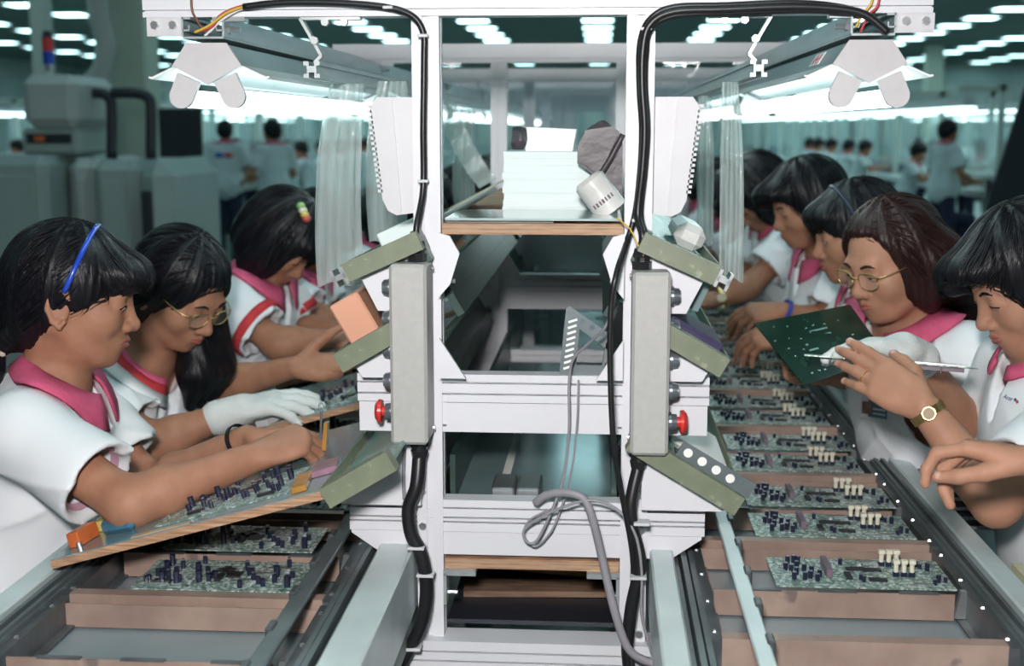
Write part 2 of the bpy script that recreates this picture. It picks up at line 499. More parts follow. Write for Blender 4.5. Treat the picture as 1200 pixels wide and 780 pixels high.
# ---------------------------------------------------------------- people
def vn(v): return Vector(v).normalized()
POSES = {
    'pinch': dict(f=[(44, 62, 34), (50, 64, 36), (54, 68, 36), (60, 68, 36)], sp=(2, 0, -2, -5), th=[(.70, .50, .52), (.86, -.06, .50), (.90, -.25, .35)]),
    'relax': dict(f=[(18, 22, 12), (24, 28, 16), (30, 32, 20), (34, 34, 22)], sp=(7, 1, -4, -10), th=[(.66, .66, .36), (.84, .34, .42), (.90, .18, .4)]),
    'open': dict(f=[(10, 14, 8), (12, 16, 10), (16, 20, 12), (20, 22, 14)], sp=(9, 2, -5, -13), th=[(.62, .74, .25), (.80, .50, .3), (.86, .4, .3)]),
    'hold': dict(f=[(32, 20, 10), (38, 20, 10), (42, 24, 12), (46, 28, 14)], sp=(6, 1, -4, -9), th=[(.74, .50, .45), (.88, .12, .46), (.93, 0, .36)]),
    'flat': dict(f=[(8, 10, 6), (10, 12, 8), (12, 14, 8), (14, 16, 10)], sp=(1, 0, -1, -3), th=[(.70, .55, .45), (.86, .22, .45), (.92, .1, .38)]),
    'drop': dict(f=[(20, 48, 25), (52, 50, 20), (46, 42, 20), (30, 36, 20)], sp=(5, 1, -3, -9), th=[(.80, .42, .42), (.93, .10, .34), (.97, .02, .22)]),
    'grip': dict(f=[(55, 60, 30), (58, 62, 30), (60, 64, 30), (62, 66, 32)], sp=(3, 0, -2, -4), th=[(.62, .58, .52), (.72, .12, .68), (.8, -.1, .6)]),
}
FL = [(.040, .025, .020), (.044, .028, .021), (.041, .026, .020), (.032, .020, .018)]
RING = [None, None, None]
def hand(S, w, d, n, right, pose, sc=.93, inf=0.):
    w = Vector(w); d = vn(d); n = Vector(n); n = vn(n - d * n.dot(d))
    t = d.cross(n) * (1 if right else -1)
    ps = POSES[pose]; nails = []
    R = np.array([d, t, n], dtype=np.float32).T
    S.ell(w + (d * .048 - n * .001) * sc, _a((.050, .036, .0135)) * sc + inf, R, .012)
    lat = (.027, .009, -.0095, -.027); mk = (.084, .088, .082, .073)
    for i in range(4):
        K = w + (d * mk[i] + t * lat[i] - n * .002) * sc
        S.cap(w + (d * .014 + t * lat[i] * .5) * sc, K, .0125 * sc + inf, (.0108 - .001 * (i == 3)) * sc + inf, .011)
        s_ = math.radians(ps['sp'][i]); dd = d * math.cos(s_) + t * math.sin(s_)
        a = 0; p = K; r = [.0094, .0086, .0080, .0068]
        if i == 3: r = [x * .88 for x in r]
        for j in range(3):
            a += math.radians(ps['f'][i][j])
            u = dd * math.cos(a) + n * math.sin(a)
            q = p + u * FL[i][j] * sc
            S.cap(p, q, r[j] * sc + inf, r[j + 1] * sc + inf, .0035)
            if i == 2 and j == 0: RING[:] = [p.lerp(q, .55), u.copy(), r[j] * sc]
            p = q
        up = (-dd * math.sin(a) + n * math.cos(a)) * -1
        nails.append((p - u * .003 * sc, u, up, r[3] * sc))
    p = w + (d * .020 + t * .020 + n * .006) * sc
    r = [.0150, .0118, .0102, .0078]; L = [.044, .033, .027]
    for j in range(3):
        a, b, c = ps['th'][j]; u = vn(d * a + t * b + n * c)
        q = p + u * L[j] * sc
        S.cap(p, q, r[j] * sc + inf, r[j + 1] * sc + inf, .008 if j == 0 else .004)
        p = q
    up = vn(t * .6 - n * .6); up = vn(up - u * up.dot(u))
    nails.append((p - u * .003 * sc, u, up, r[3] * sc))
    return nails

def head_prims(S, F, ears=True):
    F.ell(S, (-.008, 0, .022), (.094, .074, .086))
    F.ell(S, (.030, 0, -.045), (.058, .056, .066), .03)
    F.ball(S, (.069, 0, -.094), .017, .022)
    for s in (-1, 1):
        F.cap(S, (-.005, s * .050, -.045), (.052, s * .020, -.090), .018, .016, .025)
        F.ball(S, (.054, s * .036, -.030), .028, .022)
    F.cap(S, (.078, -.032, .015), (.078, .032, .015), .012, .012, .016)
    for s in (-1, 1):
        F.ball(S, (.103, s * .032, -.001), .0150, .014, True)
        F.ell(S, (.0755, s * .0315, -.001), (.0135, .0155, .0125), .005)
    F.ell(S, (.072, 0, -.062), (.023, .029, .024), .016)
    F.cap(S, (.085, 0, .006), (.1005, 0, -.030), .0068, .0100, .014)
    F.ball(S, (.1030, 0, -.0345), .0108, .007)
    for s in (-1, 1):
        F.ball(S, (.095, s * .0135, -.0385), .0080, .006)
        F.cap(S, (.0945, 0, -.0585), (.0855, s * .022, -.063), .0048, .003, .004)
        F.cap(S, (.0925, 0, -.0690), (.0850, s * .019, -.066), .0054, .003, .004)
    F.cap(S, (.1000, -.012, -.0640), (.1000, .012, -.0640), .0022, .0022, .003, True)
    if ears:
        for s in (-1, 1):
            F.ell(S, (-.010, s * .0735, -.010), (.0185, .0085, .031), .006, False, (-.25, 'Y'))
            F.ell(S, (-.006, s * .0835, -.006), (.0115, .0065, .020), .004, True, (-.25, 'Y'))
            E = [(.006, .012), (.000, .022), (-.014, .025), (-.026, .012), (-.024, -.010), (-.014, -.028), (-.002, -.036), (.004, -.026)]
            for (a0, b0), (a1, b1) in zip(E[:-1], E[1:]): F.cap(S, (a0, s * .0815, b0 - .008), (a1, s * .0815, b1 - .008), .0042, .0042, .003)

def on_surface(S, F, lp, ld=(1, 0, 0), start=.16):
    d = Vector(F.R @ _a(ld)); p = Vector(F.P(lp)) + d * start
    for _ in range(40):
        v = float(S.val(_a([tuple(p)]))[0])
        if v < .0003: break
        p = p - d * v * .8
    return p, d

def strip(mb, pts, wv, flat=None):
    pass

HAIRN = [0]
def hair_solid(style, F, tf):
    H = Solid(); N, f, l, u, sc = tf
    Nn = Vector(N)
    def cap(): F.ell(H, (-.012, 0, .026), (.106, .087, .098), .02)
    if style == 'tied':                                   # swept back, fringe, low ponytail
        cap()
        F.ell(H, (-.060, 0, -.030), (.052, .066, .075), .04)
        F.ell(H, (.072, 0, .052), (.046, .064, .036), .02)
        F.ell(H, (.096, -.010, .047), (.026, .046, .022), .02)
        F.ell(H, (.098, 0, -.062), (.122, .13, .084), .012, True)
        F.cap(H, (-.085, 0, -.070), (-.112, 0, -.105), .036, .020, .02)
        F.cap(H, (-.112, 0, -.105), (-.125, 0, -.150), .020, .034, .01)
        F.cap(H, (-.125, 0, -.150), (-.120, 0, -.235), .034, .012, .01)
    elif style == 'over':                                 # long, parted, falling forward past the face
        cap()
        F.ell(H, (-.045, 0, -.035), (.060, .078, .085), .04)
        F.ell(H, (.100, 0, -.038), (.088, .066, .098), .012, True)
        side = -1
        a = Vector(F.P((.01, -.078, -.02))); b = Nn + f * .085 + u * .02 + l * .02; c = Nn + f * .120 - u * .050 + l * .02
        for o in (-.02, .015, .05):
            H.chain([Vector(F.P((-.01, .07, .0))) + f * o * .2, b + l * (.03 + o) + f * .02, c + l * (.03 + o)], [.03, .036, .012], .02)
        F.cap(H, (-.02, -.072, .0), (-.03, -.066, -.075), .026, .03, .02)
    elif style == 'down':                                 # chin-length hair hanging round a bowed face
        cap()
        for s in (-1, 1):
            F.ell(H, (.012, s * .064, -.045), (.060, .030, .080), .03)
        F.ell(H, (-.055, 0, -.035), (.055, .070, .080), .04)
        F.ell(H, (.075, 0, .050), (.040, .062, .034), .02)
        F.ell(H, (.118, 0, -.055), (.070, .064, .082), .01, True)
    elif style == 'bob':                                  # full bob swinging forward with a thick fringe
        cap()
        F.ell(H, (-.01, 0, .04), (.112, .094, .092), .02)
        for s in (-1, 1):
            F.ell(H, (-.018, s * .070, -.040), (.058, .034, .072), .03)
            F.ell(H, (.004, s * .074, -.070), (.030, .026, .042), .02)
        F.ell(H, (-.060, 0, -.040), (.055, .078, .080), .04)
        F.ell(H, (.080, -.006, .062), (.052, .066, .036), .02)
        F.ell(H, (.104, -.046, .046), (.028, .026, .030), .02)
        F.ell(H, (.128, .016, -.036), (.092, .076, .094), .012, True)
    elif style == 'long':                                 # straight, parted, down the back
        cap()
        for s in (-1, 1): F.ell(H, (-.018, s * .062, -.030), (.055, .030, .085), .03)
        F.ell(H, (.120, .012, -.012), (.090, .098, .104), .014, True)
        a = Vector(F.P((-.030, .072, -.02)))
        for o in (0, .035):
            H.chain([a - f * o, Nn - f * (.095 + o) + l * (.085 - o) + u * .02, Nn - f * .150 + l * (.110 - o) - u * .10, Nn - f * .158 + l * (.105 - o) - u * .26], [.034, .032, .026, .012], .03)
        p0 = Vector(F.P((-.055, 0, -.01)))
        for o in (-.06, -.02, .02, .06):
            H.chain([p0 + l * o, Nn - f * .100 + u * .03 + l * o * 1.2, Nn - f * .150 - u * .11 + l * o * 1.4, Nn - f * .160 - u * .28 + l * o * 1.3], [.045, .036, .028, .014], .03)
    elif style == 'pony':                                 # smooth with headband, tied behind
        cap()
        F.ell(H, (-.055, 0, -.025), (.055, .068, .070), .04)
        F.ell(H, (.070, 0, .055), (.045, .062, .032), .02)
        F.ell(H, (.110, 0, -.060), (.105, .13, .080), .012, True)
        F.cap(H, (-.09, 0, -.03), (-.13, 0, -.10), .035, .034, .02)
        F.cap(H, (-.13, 0, -.10), (-.12, 0, -.2), .034, .012, .02)
    elif style == 'short':
        cap()
        F.ell(H, (-.045, 0, -.02), (.058, .072, .072), .04)
        F.ell(H, (.105, 0, -.055), (.100, .13, .080), .012, True)
    o = F.o; Ri = F.R
    HAIRN[0] += 1.7
    ph = HAIRN[0]
    def disp(P):
        q = (P - o) @ Ri
        a = np.arctan2(q[:, 1], q[:, 0] + .01)
        b = np.arctan2(q[:, 1], q[:, 2] + .05)
        return (.0009 * np.sin(40 * a + 1.5 * np.sin(14 * q[:, 2] + ph)) + .0022 * np.sin(9 * a + ph + 8 * q[:, 2]))
    return H, disp

def strands(H, F, style, n, seed, m=13, st=.0105):
    rng = np.random.default_rng(seed)
    d = rng.normal(size=(n * 3, 3)); d /= np.linalg.norm(d, axis=1)[:, None]
    d = d[(d[:, 2] > -.15) & ~((d[:, 0] > .55) & (d[:, 2] < .25))][:n]
    n = len(d)
    W = lambda q: (F.o + (q * F.sc) @ F.R.T).astype(np.float32)
    D = (d @ F.R.T).astype(np.float32); p = W(np.tile((-.012, 0, .03), (n, 1))) + D * .2
    for _ in range(40): p = p - D * np.maximum(H.val(p) - .0008, -.01)[:, None] * .8
    crown = W(np.array([[.085, .012, .115]] if style in ('long', 'over') else [[-.03, .012, .12]]))[0]; tie = W(np.array([[-.115, 0, -.10]]))[0]
    fwd = F.R[:, 0]; off = [np.zeros(n)]; pts = [p.copy()]; v = np.zeros_like(p)
    jit = rng.normal(size=(n, 3)).astype(np.float32) * (.05 if style in ('long', 'over') else .12)
    for k in range(m):
        q = (p - F.o) @ F.R / F.sc
        e = .0015; b = H.val(p); g = np.stack([H.val(p + _a([e if i == j else 0 for j in range(3)])) - b for i in range(3)], 1) / e
        g /= np.linalg.norm(g, axis=1)[:, None] + 1e-6
        a = p - crown; a /= np.linalg.norm(a, axis=1)[:, None] + 1e-6
        t = a + _a((0, 0, -.35)) * min(1, k / 5) + jit
        if style in ('tied', 'pony'):
            bk = (q[:, 0] < .03)[:, None]; c = tie - p; c /= np.linalg.norm(c, axis=1)[:, None] + 1e-6
            t = np.where(bk, c + jit * .5, t)
        near = (np.abs(b) < .01)[:, None]
        t = np.where(near, t - g * np.sum(t * g, 1)[:, None], v * .8 + _a((0, 0, -.2)))
        t /= np.linalg.norm(t, axis=1)[:, None] + 1e-6
        v = t; p = p + t * st
        b = H.val(p) - .0008
        p = p - g * np.clip(b, -.01, .0012)[:, None]
        pts.append(p.copy()); off.append(b.copy())
    P = np.stack(pts, 1)                                   # n, m+1, 3
    r = (np.linspace(1, .15, m + 1) * .0019)[None, :, None]; r = np.minimum(r, (np.linspace(.1, 3, m + 1) * .0019)[None, :, None])
    r = r * np.clip(1 - (np.maximum.accumulate(np.stack(off, 1), 1) - .003) / .006, .02, 1)[:, :, None]
    T = np.gradient(P, axis=1); T /= np.linalg.norm(T, axis=2)[:, :, None] + 1e-9
    o = P - F.o; o -= T * np.sum(o * T, 2)[:, :, None]; o /= np.linalg.norm(o, axis=2)[:, :, None] + 1e-9
    s = np.cross(T, o)
    ring = np.stack([P + o * r, P + s * r - o * r * .4, P - s * r - o * r * .4], 2)   # n, m+1, 3, 3
    vs = ring.reshape(-1, 3).astype(np.float32)
    ii = np.arange(n)[:, None, None] * (m + 1) * 3 + np.arange(m)[None, :, None] * 3
    j = np.arange(3)[None, None, :]; j2 = (j + 1) % 3
    f = np.stack([ii + j, ii + j2, ii + 3 + j2, ii + 3 + j], -1).reshape(-1, 4)
    return vs, f

PEOPLE = {}
def person(name, label, N, f, lean, head, hd, arms, hair='tied', haircol='hair', sc=.93, hs=.95, skin='skin', vox=.003, group=None,
           shirtvox=.005, collar=('pink',), seat_h=.46, face=True, cuff=None, legs=True, pelvis=None, eye=(.006, -.0045), cs=1.0, folds=1.0):
    """N neck base; f facing; lean pelvis offset behind; head centre and (yaw, pitch, roll); arms = {'R': (elbow, wrist, d, n, pose, glove), 'L': ...}"""
    N = Vector(N); f = vn((f[0], f[1], 0))
    Pv = Vector((N.x, N.y, 0)) - f * lean; Pv.z = seat_h + .115
    if pelvis is not None: Pv = Vector(pelvis)
    u = vn(N - Pv); f2 = vn(f - u * f.dot(u)); l = u.cross(f2)
    T = Thing(name, (Pv.x, Pv.y, 0.0), label, 'person', group)
    F = Fr(head, rotm(math.radians(hd[0]), math.radians(hd[1]), math.radians(hd[2])), hs)
    S = Solid()
    head_prims(S, F, ears=vox < .004)
    TR = np.array([f2, l, u], dtype=np.float32).T
    S.cap(F.P((-.018, 0, -.060)), N + f2 * .005 + u * .005, .050 * sc, .054 * sc, .03)
    sh = {}
    for k, sg in (('L', 1), ('R', -1)):
        sh[k] = N - u * .055 * sc + l * sg * .155 * sc
        S.cap(N - u * .01, sh[k], .046 * sc, .044 * sc, .03)
    S.ell(N - u * .17 * sc, _a((.085, .128, .15)) * sc, TR, .04)
    S.ell(N - u * .36 * sc, _a((.085, .115, .17)) * sc, TR, .04)
    S.ell(Pv + u * .03, _a((.10, .14, .11)) * sc, TR, .04)
    nails = []; W = Solid(); rings = {}
    # shirt
    W.cap(sh['L'] + u * .002, sh['R'] + u * .002, .060 * sc, .060 * sc, .03)
    W.cap(N - u * .045, N - u * .055, .080 * sc, .080 * sc, .04)
    W.ell(N - u * .17 * sc + f2 * .018, _a((.120, .162, .170)) * sc, TR, .05)
    W.ell(N - u * .37 * sc + f2 * .012, _a((.130, .168, .20)) * sc, TR, .06)
    W.ell(Pv + u * .03, _a((.145, .182, .14)) * sc, TR, .06)
    gl = []; cuffs = []
    for k, (el, wr, hdv, hn, pose, glove) in arms.items():
        el = Vector(el); wr = Vector(wr); s0 = sh[k]
        S.cap(s0, el, .043 * sc, .0335 * sc, .02)
        S.cap(el, el.lerp(wr, .28), .0335 * sc, .0360 * sc, .03)
        S.cap(el.lerp(wr, .28), wr, .0360 * sc, .0240 * sc, .02)
        ln = hand(S, wr, hdv, hn, k == 'R', pose, sc)
        if glove:
            G = Solid(); hand(G, wr, hdv, hn, k == 'R', pose, sc, .0028)
            G.cap(wr - vn(wr - el) * .03, wr + vn(hdv) * .02, .035 * sc, .032 * sc, .012)
            gl.append(G)
        elif vox < .0045: nails += ln; rings[k] = list(RING)
        e = s0.lerp(el, .66); ad = vn(el - s0)
        W.cap(s0, e, .066 * sc, .076 * sc, .04)
        cuffs.append((e, ad, sg))
    for e, ad, sg in cuffs:
        q = np.array([ad, ad.orthogonal().normalized(), ad.cross(ad.orthogonal().normalized())], dtype=np.float32).T
        W.ell(e + ad * .062, (.062, .098, .098), q, .004, True)
        W.cap(e - ad * .012, e + ad * .1, .053 * sc, .064 * sc, .004, True)
    W.cap(N - u * .035 + f2 * .02, N + u * .1 + f2 * .03, .060 * sc, .062 * sc, .008, True)
    W.cap(N + f2 * .08 - u * .02, N + f2 * .115 - u * .085, .022, .004, .008, True)
    ph = random.uniform(0, 6)
    def fold(P):
        q = (P - _a(N)) @ TR; x, y, z = q[:, 0], q[:, 1], q[:, 2]
        low = np.clip((-z - .10) / .16, 0, 1)
        g1 = 1 - np.abs(np.sin(17 * y + 13 * x + 2.2 * np.sin(9 * z + ph) + ph))          # long hanging folds
        g2 = 1 - np.abs(np.sin(24 * z + 21 * y * np.sign(y) - 10 * x + 1.5 * np.sin(13 * y + ph)))   # drag folds round the arms
        return folds * (-.011 * low * g1 ** 2 - .006 * (1 - low * .6) * g2 ** 3 + .004)
    v, q = S.mesh(vox)
    body = T.np_part('body', v, q, skin)
    v, q = W.mesh(shirtvox, fold)
    shirt = T.np_part('shirt', v, q, 'shirt', label='white short-sleeved polo shirt')
    for G in gl:
        v, q = G.mesh(max(vox, .003)); T.np_part('glove', v, q, 'glove', label='white cotton work glove')
    H, disp = hair_solid(hair, F, (N, f2, l, u, sc))
    v, q = H.mesh(max(.0032, vox), disp)
    ho = T.np_part('hair', v, q, haircol)
    if vox < .0055:
        v, q = strands(H, F, hair, 420 if vox < .0035 else 220, int(N.y * 1000)); tag(T.np_part('hair_strands', v, q, haircol, parent=ho), kind='stuff')
    # collar: a turned-down band round the neck, open at the front
    for ci, cm in enumerate(collar):
        mb = MB(); n = 26
        w0, w1 = ci / len(collar), (ci + 1) / len(collar)
        for i in range(n + 1):
            ph_ = math.radians(-162 + 324 * i / n); fr = (1 - math.cos(ph_)) / 2      # 0 back .. 1 front
            pt = max(0, (abs(ph_) - 2.0)) / .83
            def pos(w):
                w = w * cs
                r = .062 + w * (.022 + .012 * pt); h = .038 - .042 * fr + .010 * math.sin(w * math.pi) - w * (.034 + .010 * fr + .008 * pt)
                return N + (-f2 * math.cos(ph_) * (1.05 if fr > .5 else .95) + l * math.sin(ph_) * (1.08 + .12 * w)) * r * sc + u * h + f2 * .014
            for w in (w0, (w0 + w1) / 2, w1):
                p = pos(w); rd = vn(-f2 * math.cos(ph_) + l * math.sin(ph_) + u * .8)
                for _ in range(4):
                    e_ = float(W.val(_a([tuple(p)]))[0])
                    if e_ < .007: p = p + rd * (.007 - e_)
                mb.v.append(tuple(p))
        for i in range(n):
            for j in range(2): mb.f.append((i * 3 + j, i * 3 + j + 1, (i + 1) * 3 + j + 1, (i + 1) * 3 + j))
        co = T.part('collar', mb, cm, smooth='all', label=cm.replace('_cloth', '') + ' polo collar')
        md = co.modifiers.new('thick', 'SOLIDIFY'); md.thickness = .005; md.offset = 0
    for e, ad, sg in (cuffs if cuff else []):
        mb = MB(); q1 = ad.orthogonal().normalized(); q2 = ad.cross(q1); n = 20
        for a in (-.018, .004):
            for i in range(n):
                t = 2 * math.pi * i / n; mb.v.append(tuple(e + ad * a + (q1 * math.cos(t) + q2 * math.sin(t)) * .0765 * sc))
        mb.f = [(i, (i + 1) % n, n + (i + 1) % n, n + i) for i in range(n)]
        o = T.part('cuff', mb, cuff, smooth='all', label='red sleeve cuff'); md = o.modifiers.new('thick', 'SOLIDIFY'); md.thickness = .004; md.offset = 0
    if face:
        for s in (-1, 1):
            ap, el0 = eye
            up = []; lo = []; c = (.0755, s * .0315, -.001)
            for i in range(9):
                t = -1 + 2 * i / 8; y = t * .0135
                e0 = el0 + .0008; e1 = el0 + ap * (1 - t * t) ** .7
                def pt(z, e=.0009):
                    x = .0135 * math.sqrt(max(0, 1 - (y / .0160) ** 2 - (z / .0130) ** 2)) + e
                    return F.P((c[0] + x, c[1] + y, c[2] + z))
                lo.append(pt(e0 - .0006 * (1 - t * t))); up.append(pt(e1))
            mb = MB(); mb.v = [tuple(p) for p in lo + up]; mb.f = [(i, i + 1, 9 + i + 1, 9 + i) for i in range(8)]
            eo = T.part('eye', mb, 'eye_white', smooth='all')
            mb = MB(); mb.tube([Vector(p) for p in up], .0011 * hs, 6, 0); T.part('eyelashes', mb, 'iris', parent=eo)
            ic = [(Vector(F.P((c[0] + .0148, c[1], c[2] + (el0 + ap * .55))))) ]
            mb = MB(); nn = 10
            q = []
            for i in range(nn):
                t = 2 * math.pi * i / nn; y = .0052 * math.cos(t); z = el0 + ap * .5 + min(.0052, ap * .52) * math.sin(t)
                x = .0135 * math.sqrt(max(0, 1 - (y / .0160) ** 2 - (z / .0130) ** 2)) + .0013
                q.append(F.P((c[0] + x, c[1] + y, c[2] + z)))
            mb.add(q, [tuple(range(nn))]); T.part('iris', mb, 'iris', parent=eo)
            pts = [on_surface(S, F, (.0, s * y, z))[0] for y, z in ((.015, .0165), (.024, .0205), (.034, .0215), (.044, .0165))]
            mb = MB(); mb.tube(pts, [.0026, .0030, .0026, .0014], 6, 3); T.part('eyebrow', mb, haircol, smooth='all')
        for z0, z1, r in ((-.0592, -.0630, .0034), (-.0690, -.0660, .0040)):
            pts = []
            for t in (-1, -.6, -.25, 0, .25, .6, 1):
                zz = z0 + (z1 - z0) * t * t + (.0012 if (z0 > -.06 and t == 0) else 0) * -1
                p, d = on_surface(S, F, (.0, t * .0215, zz)); pts.append(p - d * r * hs * .55)
            mb = MB(); mb.tube(pts, [r * .35 * hs, r * .8 * hs, r * hs, r * hs, r * hs, r * .8 * hs, r * .35 * hs], 8, 0)
            T.part('lip', mb, 'lips', smooth='all')
    for p, d, up, r in nails:
        t = d.cross(up)
        mb = MB(); P = []
        for i in range(4):
            for j in range(5):
                a = (j - 2) / 2 * 1.0; x = -.006 + .0095 * i / 3
                P.append(p + d * x + (up * math.cos(a) + t * math.sin(a)) * (r * 1.06))
        mb.add(P, [(i * 5 + j, i * 5 + j + 1, i * 5 + j + 6, i * 5 + j + 5) for i in range(3) for j in range(4)])
        T.part('fingernail', mb, 'nail', smooth='all')
    if legs:
        L = Solid()
        hipz = Pv - Vector((0, 0, .0))
        lh = Vector((l.x, l.y, 0)).normalized()
        for sg in (-1, 1):
            h0 = hipz + lh * sg * .085; kn = Vector((h0.x, h0.y, seat_h + .085)) + f * .39 + lh * sg * .04; an = Vector((kn.x, kn.y, .10)) - f * .03
            L.cap(h0, kn, .085, .062, .05); L.cap(kn, an, .062, .045, .02)
        v, q = L.mesh(.010); T.np_part('trousers', v, q, 'trousers')
        for sg in (-1, 1):
            h0 = hipz + lh * sg * .085; kn = h0 + f * .39 + lh * sg * .04
            Fo = Solid(); a = Vector((kn.x, kn.y, .045)) - f * .07; Fo.ell(a + f * .10 + Vector((0, 0, -.008)), (.125, .043, .036), rotm(math.atan2(f.y, f.x)), .02); Fo.cap(a + f * .02, a + f * .02 + Vector((0, 0, .06)), .042, .045, .03)
            Fo.plane((0, 0, .0), (0, 0, -1)); v, q = Fo.mesh(.008); T.np_part('shoe', v, q, 'shoe')
    T.S = S; T.F = F; T.N = N; T.f = f2; T.l = l; T.u = u; T.shirt = shirt; T.W = W; T.H = H; T.Pv = Pv; T.arms = arms; T.sh = sh; T.rings = rings
    return T

def glasses(T):
    F = T.F; mb = MB()
    for s in (-1, 1):
        pts = []
        for i in range(17):
            a = 2 * math.pi * i / 16
            pts.append(F.P((.1005 + .004 * math.cos(2 * a) * 0 - .006 * abs(math.cos(a)) * (1 if math.cos(a) * s > 0 else .2), s * .033 + .0235 * math.copysign(abs(math.cos(a)) ** .7, math.cos(a)), -.006 + .0175 * math.copysign(abs(math.sin(a)) ** .7, math.sin(a)))))
        mb.tube(pts, .0013, 6, 0)
        l = MB(); l.add(pts[:16], [tuple(range(16))]); T_l = T.part('lens', l, 'lens')
        mb.tube([F.P((.094, s * .056, .002)), F.P((.07, s * .072, .002)), F.P((-.005, s * .079, .004))], .0013, 6, 3)
    mb.tube([F.P((.101, -.010, -.002)), F.P((.106, 0, .002)), F.P((.101, .010, -.002))], .0013, 6, 3)
    T.part('glasses_frame', mb, 'gold', smooth='all', label='thin gold spectacle frame')

def hairband(T, m, x0=.0, x1=.022, r=.0045, label=None, a0=8):
    F = T.F; pts = []
    for i in range(25):
        a = math.radians(a0 + (180 - 2 * a0) * i / 24)
        ld = (0, math.cos(a), math.sin(a)); lp = (x0 + (x1 - x0) * math.sin(a), 0, .02)
        d = Vector(F.R @ _a(ld)); p = Vector(F.P(lp)) + d * .2
        for _ in range(50):
            v = float(T.H.val(_a([tuple(p)]))[0])
            if v < .0006: break
            p = p - d * v * .8
        pts.append(p + d * .0005)
    mb = MB(); mb.tube(pts, r, 8, 0)
    T.part('headband', mb, m, smooth='all', label=label)

def stool(loc, h, label, rot=0, first=[None], group='work stools along the line'):
    x, y = loc
    if first[0] is not None:
        return copy_tree(first[0], (x, y, h - .46), (0, 0, rot), label=label)
    T = Thing('work_stool', (x, y, 0), label, 'stool', group)
    c = Vector((x, y, 0)); Z = Vector((0, 0, 1))
    mb = MB(); mb.cyl(c + Z * .40, c + Z * .425, .155, .165, 24); mb.cyl(c + Z * .425, c + Z * .455, .165, .15, 24); T.part('seat', mb, 'seat_vinyl', True)
    mb = MB(); mb.cyl(c + Z * .08, c + Z * .40, .025, .02, 12); T.part('post', mb, 'silver', True)
    for i in range(5):
        a = 2 * math.pi * i / 5; d = Vector((math.cos(a), math.sin(a), 0))
        mb = MB(); mb.cyl(c + Z * .09, c + d * .24 + Z * .05, .018, .012, 8); leg = T.part('leg', mb, 'silver', True)
        mb = MB(); mb.cyl(c + d * .24, c + d * .24 + Z * .05, .016, .014, 8); T.part('glide', mb, 'black_plastic', True, parent=leg)
    first[0] = T.root
    return T.root

random.seed(7)
# ---------------------------------------------------------------- the hall
RX, RY0, RY1, CH = 18.0, -4.0, 44.0, 3.6
mb = MB(); mb.box((-RX, RY0, -.1), (RX, RY1, 0)); struct('floor', mb, 'floor_mat')
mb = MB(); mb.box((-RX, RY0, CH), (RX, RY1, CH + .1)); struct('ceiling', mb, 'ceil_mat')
for nm, lo, hi in (('wall_back', (-RX, RY1, 0), (RX, RY1 + .1, CH)), ('wall_front', (-RX, RY0 - .1, 0), (RX, RY0, CH)),
                   ('wall_left', (-RX - .1, RY0, 0), (-RX, RY1, CH)), ('wall_right', (RX, RY0, 0), (RX + .1, RY1, CH))):
    mb = MB(); mb.box(lo, hi); struct(nm, mb, 'wall_mat')
# pale ribbed cladding along the far wall
for i in range(40):
    mb = MB(); x = -17.6 + i * .9; mb.bev((x, RY1 - .06, .9), (x + .62, RY1, 2.9), .02)
    o = link('wall_panel', mb.mesh('wall_panel', 'panel_pale')); o.parent = bpy.data.objects['wall_back']
# ceiling lamps
T = Thing('ceiling_light', (0, 0, CH), 'recessed fluorescent ceiling light in the dark hall ceiling', 'light', 'rows of ceiling lights')
mb = MB(); mb.box((-.34, -.34, CH - .03), (.34, -.30, CH)); mb.box((-.34, .30, CH - .03), (.34, .34, CH)); mb.box((-.34, -.3, CH - .03), (-.30, .3, CH)); mb.box((.30, -.3, CH - .03), (.34, .3, CH))
T.part('frame', mb, 'lamp_grey')
mb = MB(); mb.box((-.30, -.30, CH - .022), (.30, .30, CH - .005)); T.part('diffuser', mb, 'ceil_light')
first = True
for j in range(24):
    for i in range(-6, 7):
        y = 1.0 + j * 1.9; x = i * 2.44
        if y < 20 and (j + i) % 2: continue
        if abs(x) > .56 * y + 8: continue
        if first: T.root.location = (x, y, CH); first = False
        else: copy_tree(T.root, (x, y, CH))
# columns
def column(x, y, w, m, label):
    T = Thing('column', (x, y, 0), label, 'column')
    mb = MB(); mb.bev((x - w / 2, y - w / 2, 0), (x + w / 2, y + w / 2, CH), .02); T.part('shaft', mb, m)
    mb = MB(); mb.bev((x - w / 2 - .03, y - w / 2 - .03, 0), (x + w / 2 + .03, y + w / 2 + .03, .25), .02); T.part('plinth', mb, 'machine_grey')
p = at(156, 60, 11.0); column(p.x, 11.0, .34, 'column_paint', 'pale cream square column behind the grey machine cabinets')
p = at(50, 60, 10.0); column(p.x, 10.0, .14, 'panel_pale', 'slim pale column beside the signal tower')
p = at(1095, 60, 34.0); column(p.x, 34.0, .4, 'column_paint', 'distant pale column beyond the far right line')
# flexible air duct hanging from the ceiling
mb = MB(); pts = [at(112, -20, 9), at(115, 20, 9), at(124, 55, 9), at(118, 85, 9), at(98, 105, 9)]
q = []
for i in range(len(pts) - 1):
    for k in range(9): q.append(pts[i].lerp(pts[i + 1], k / 9))
mb.tube(q, [.075 if i % 2 else .062 for i in range(len(q))], 12, 0)
v = np.array(mb.v); mb.tube([q[0], V(q[0].x, q[0].y, CH)], .07, 12, 0)
single('air_duct', mb, 'machine_pale', 'ribbed flexible grey air duct hanging from the ceiling', 'duct', smooth='all')

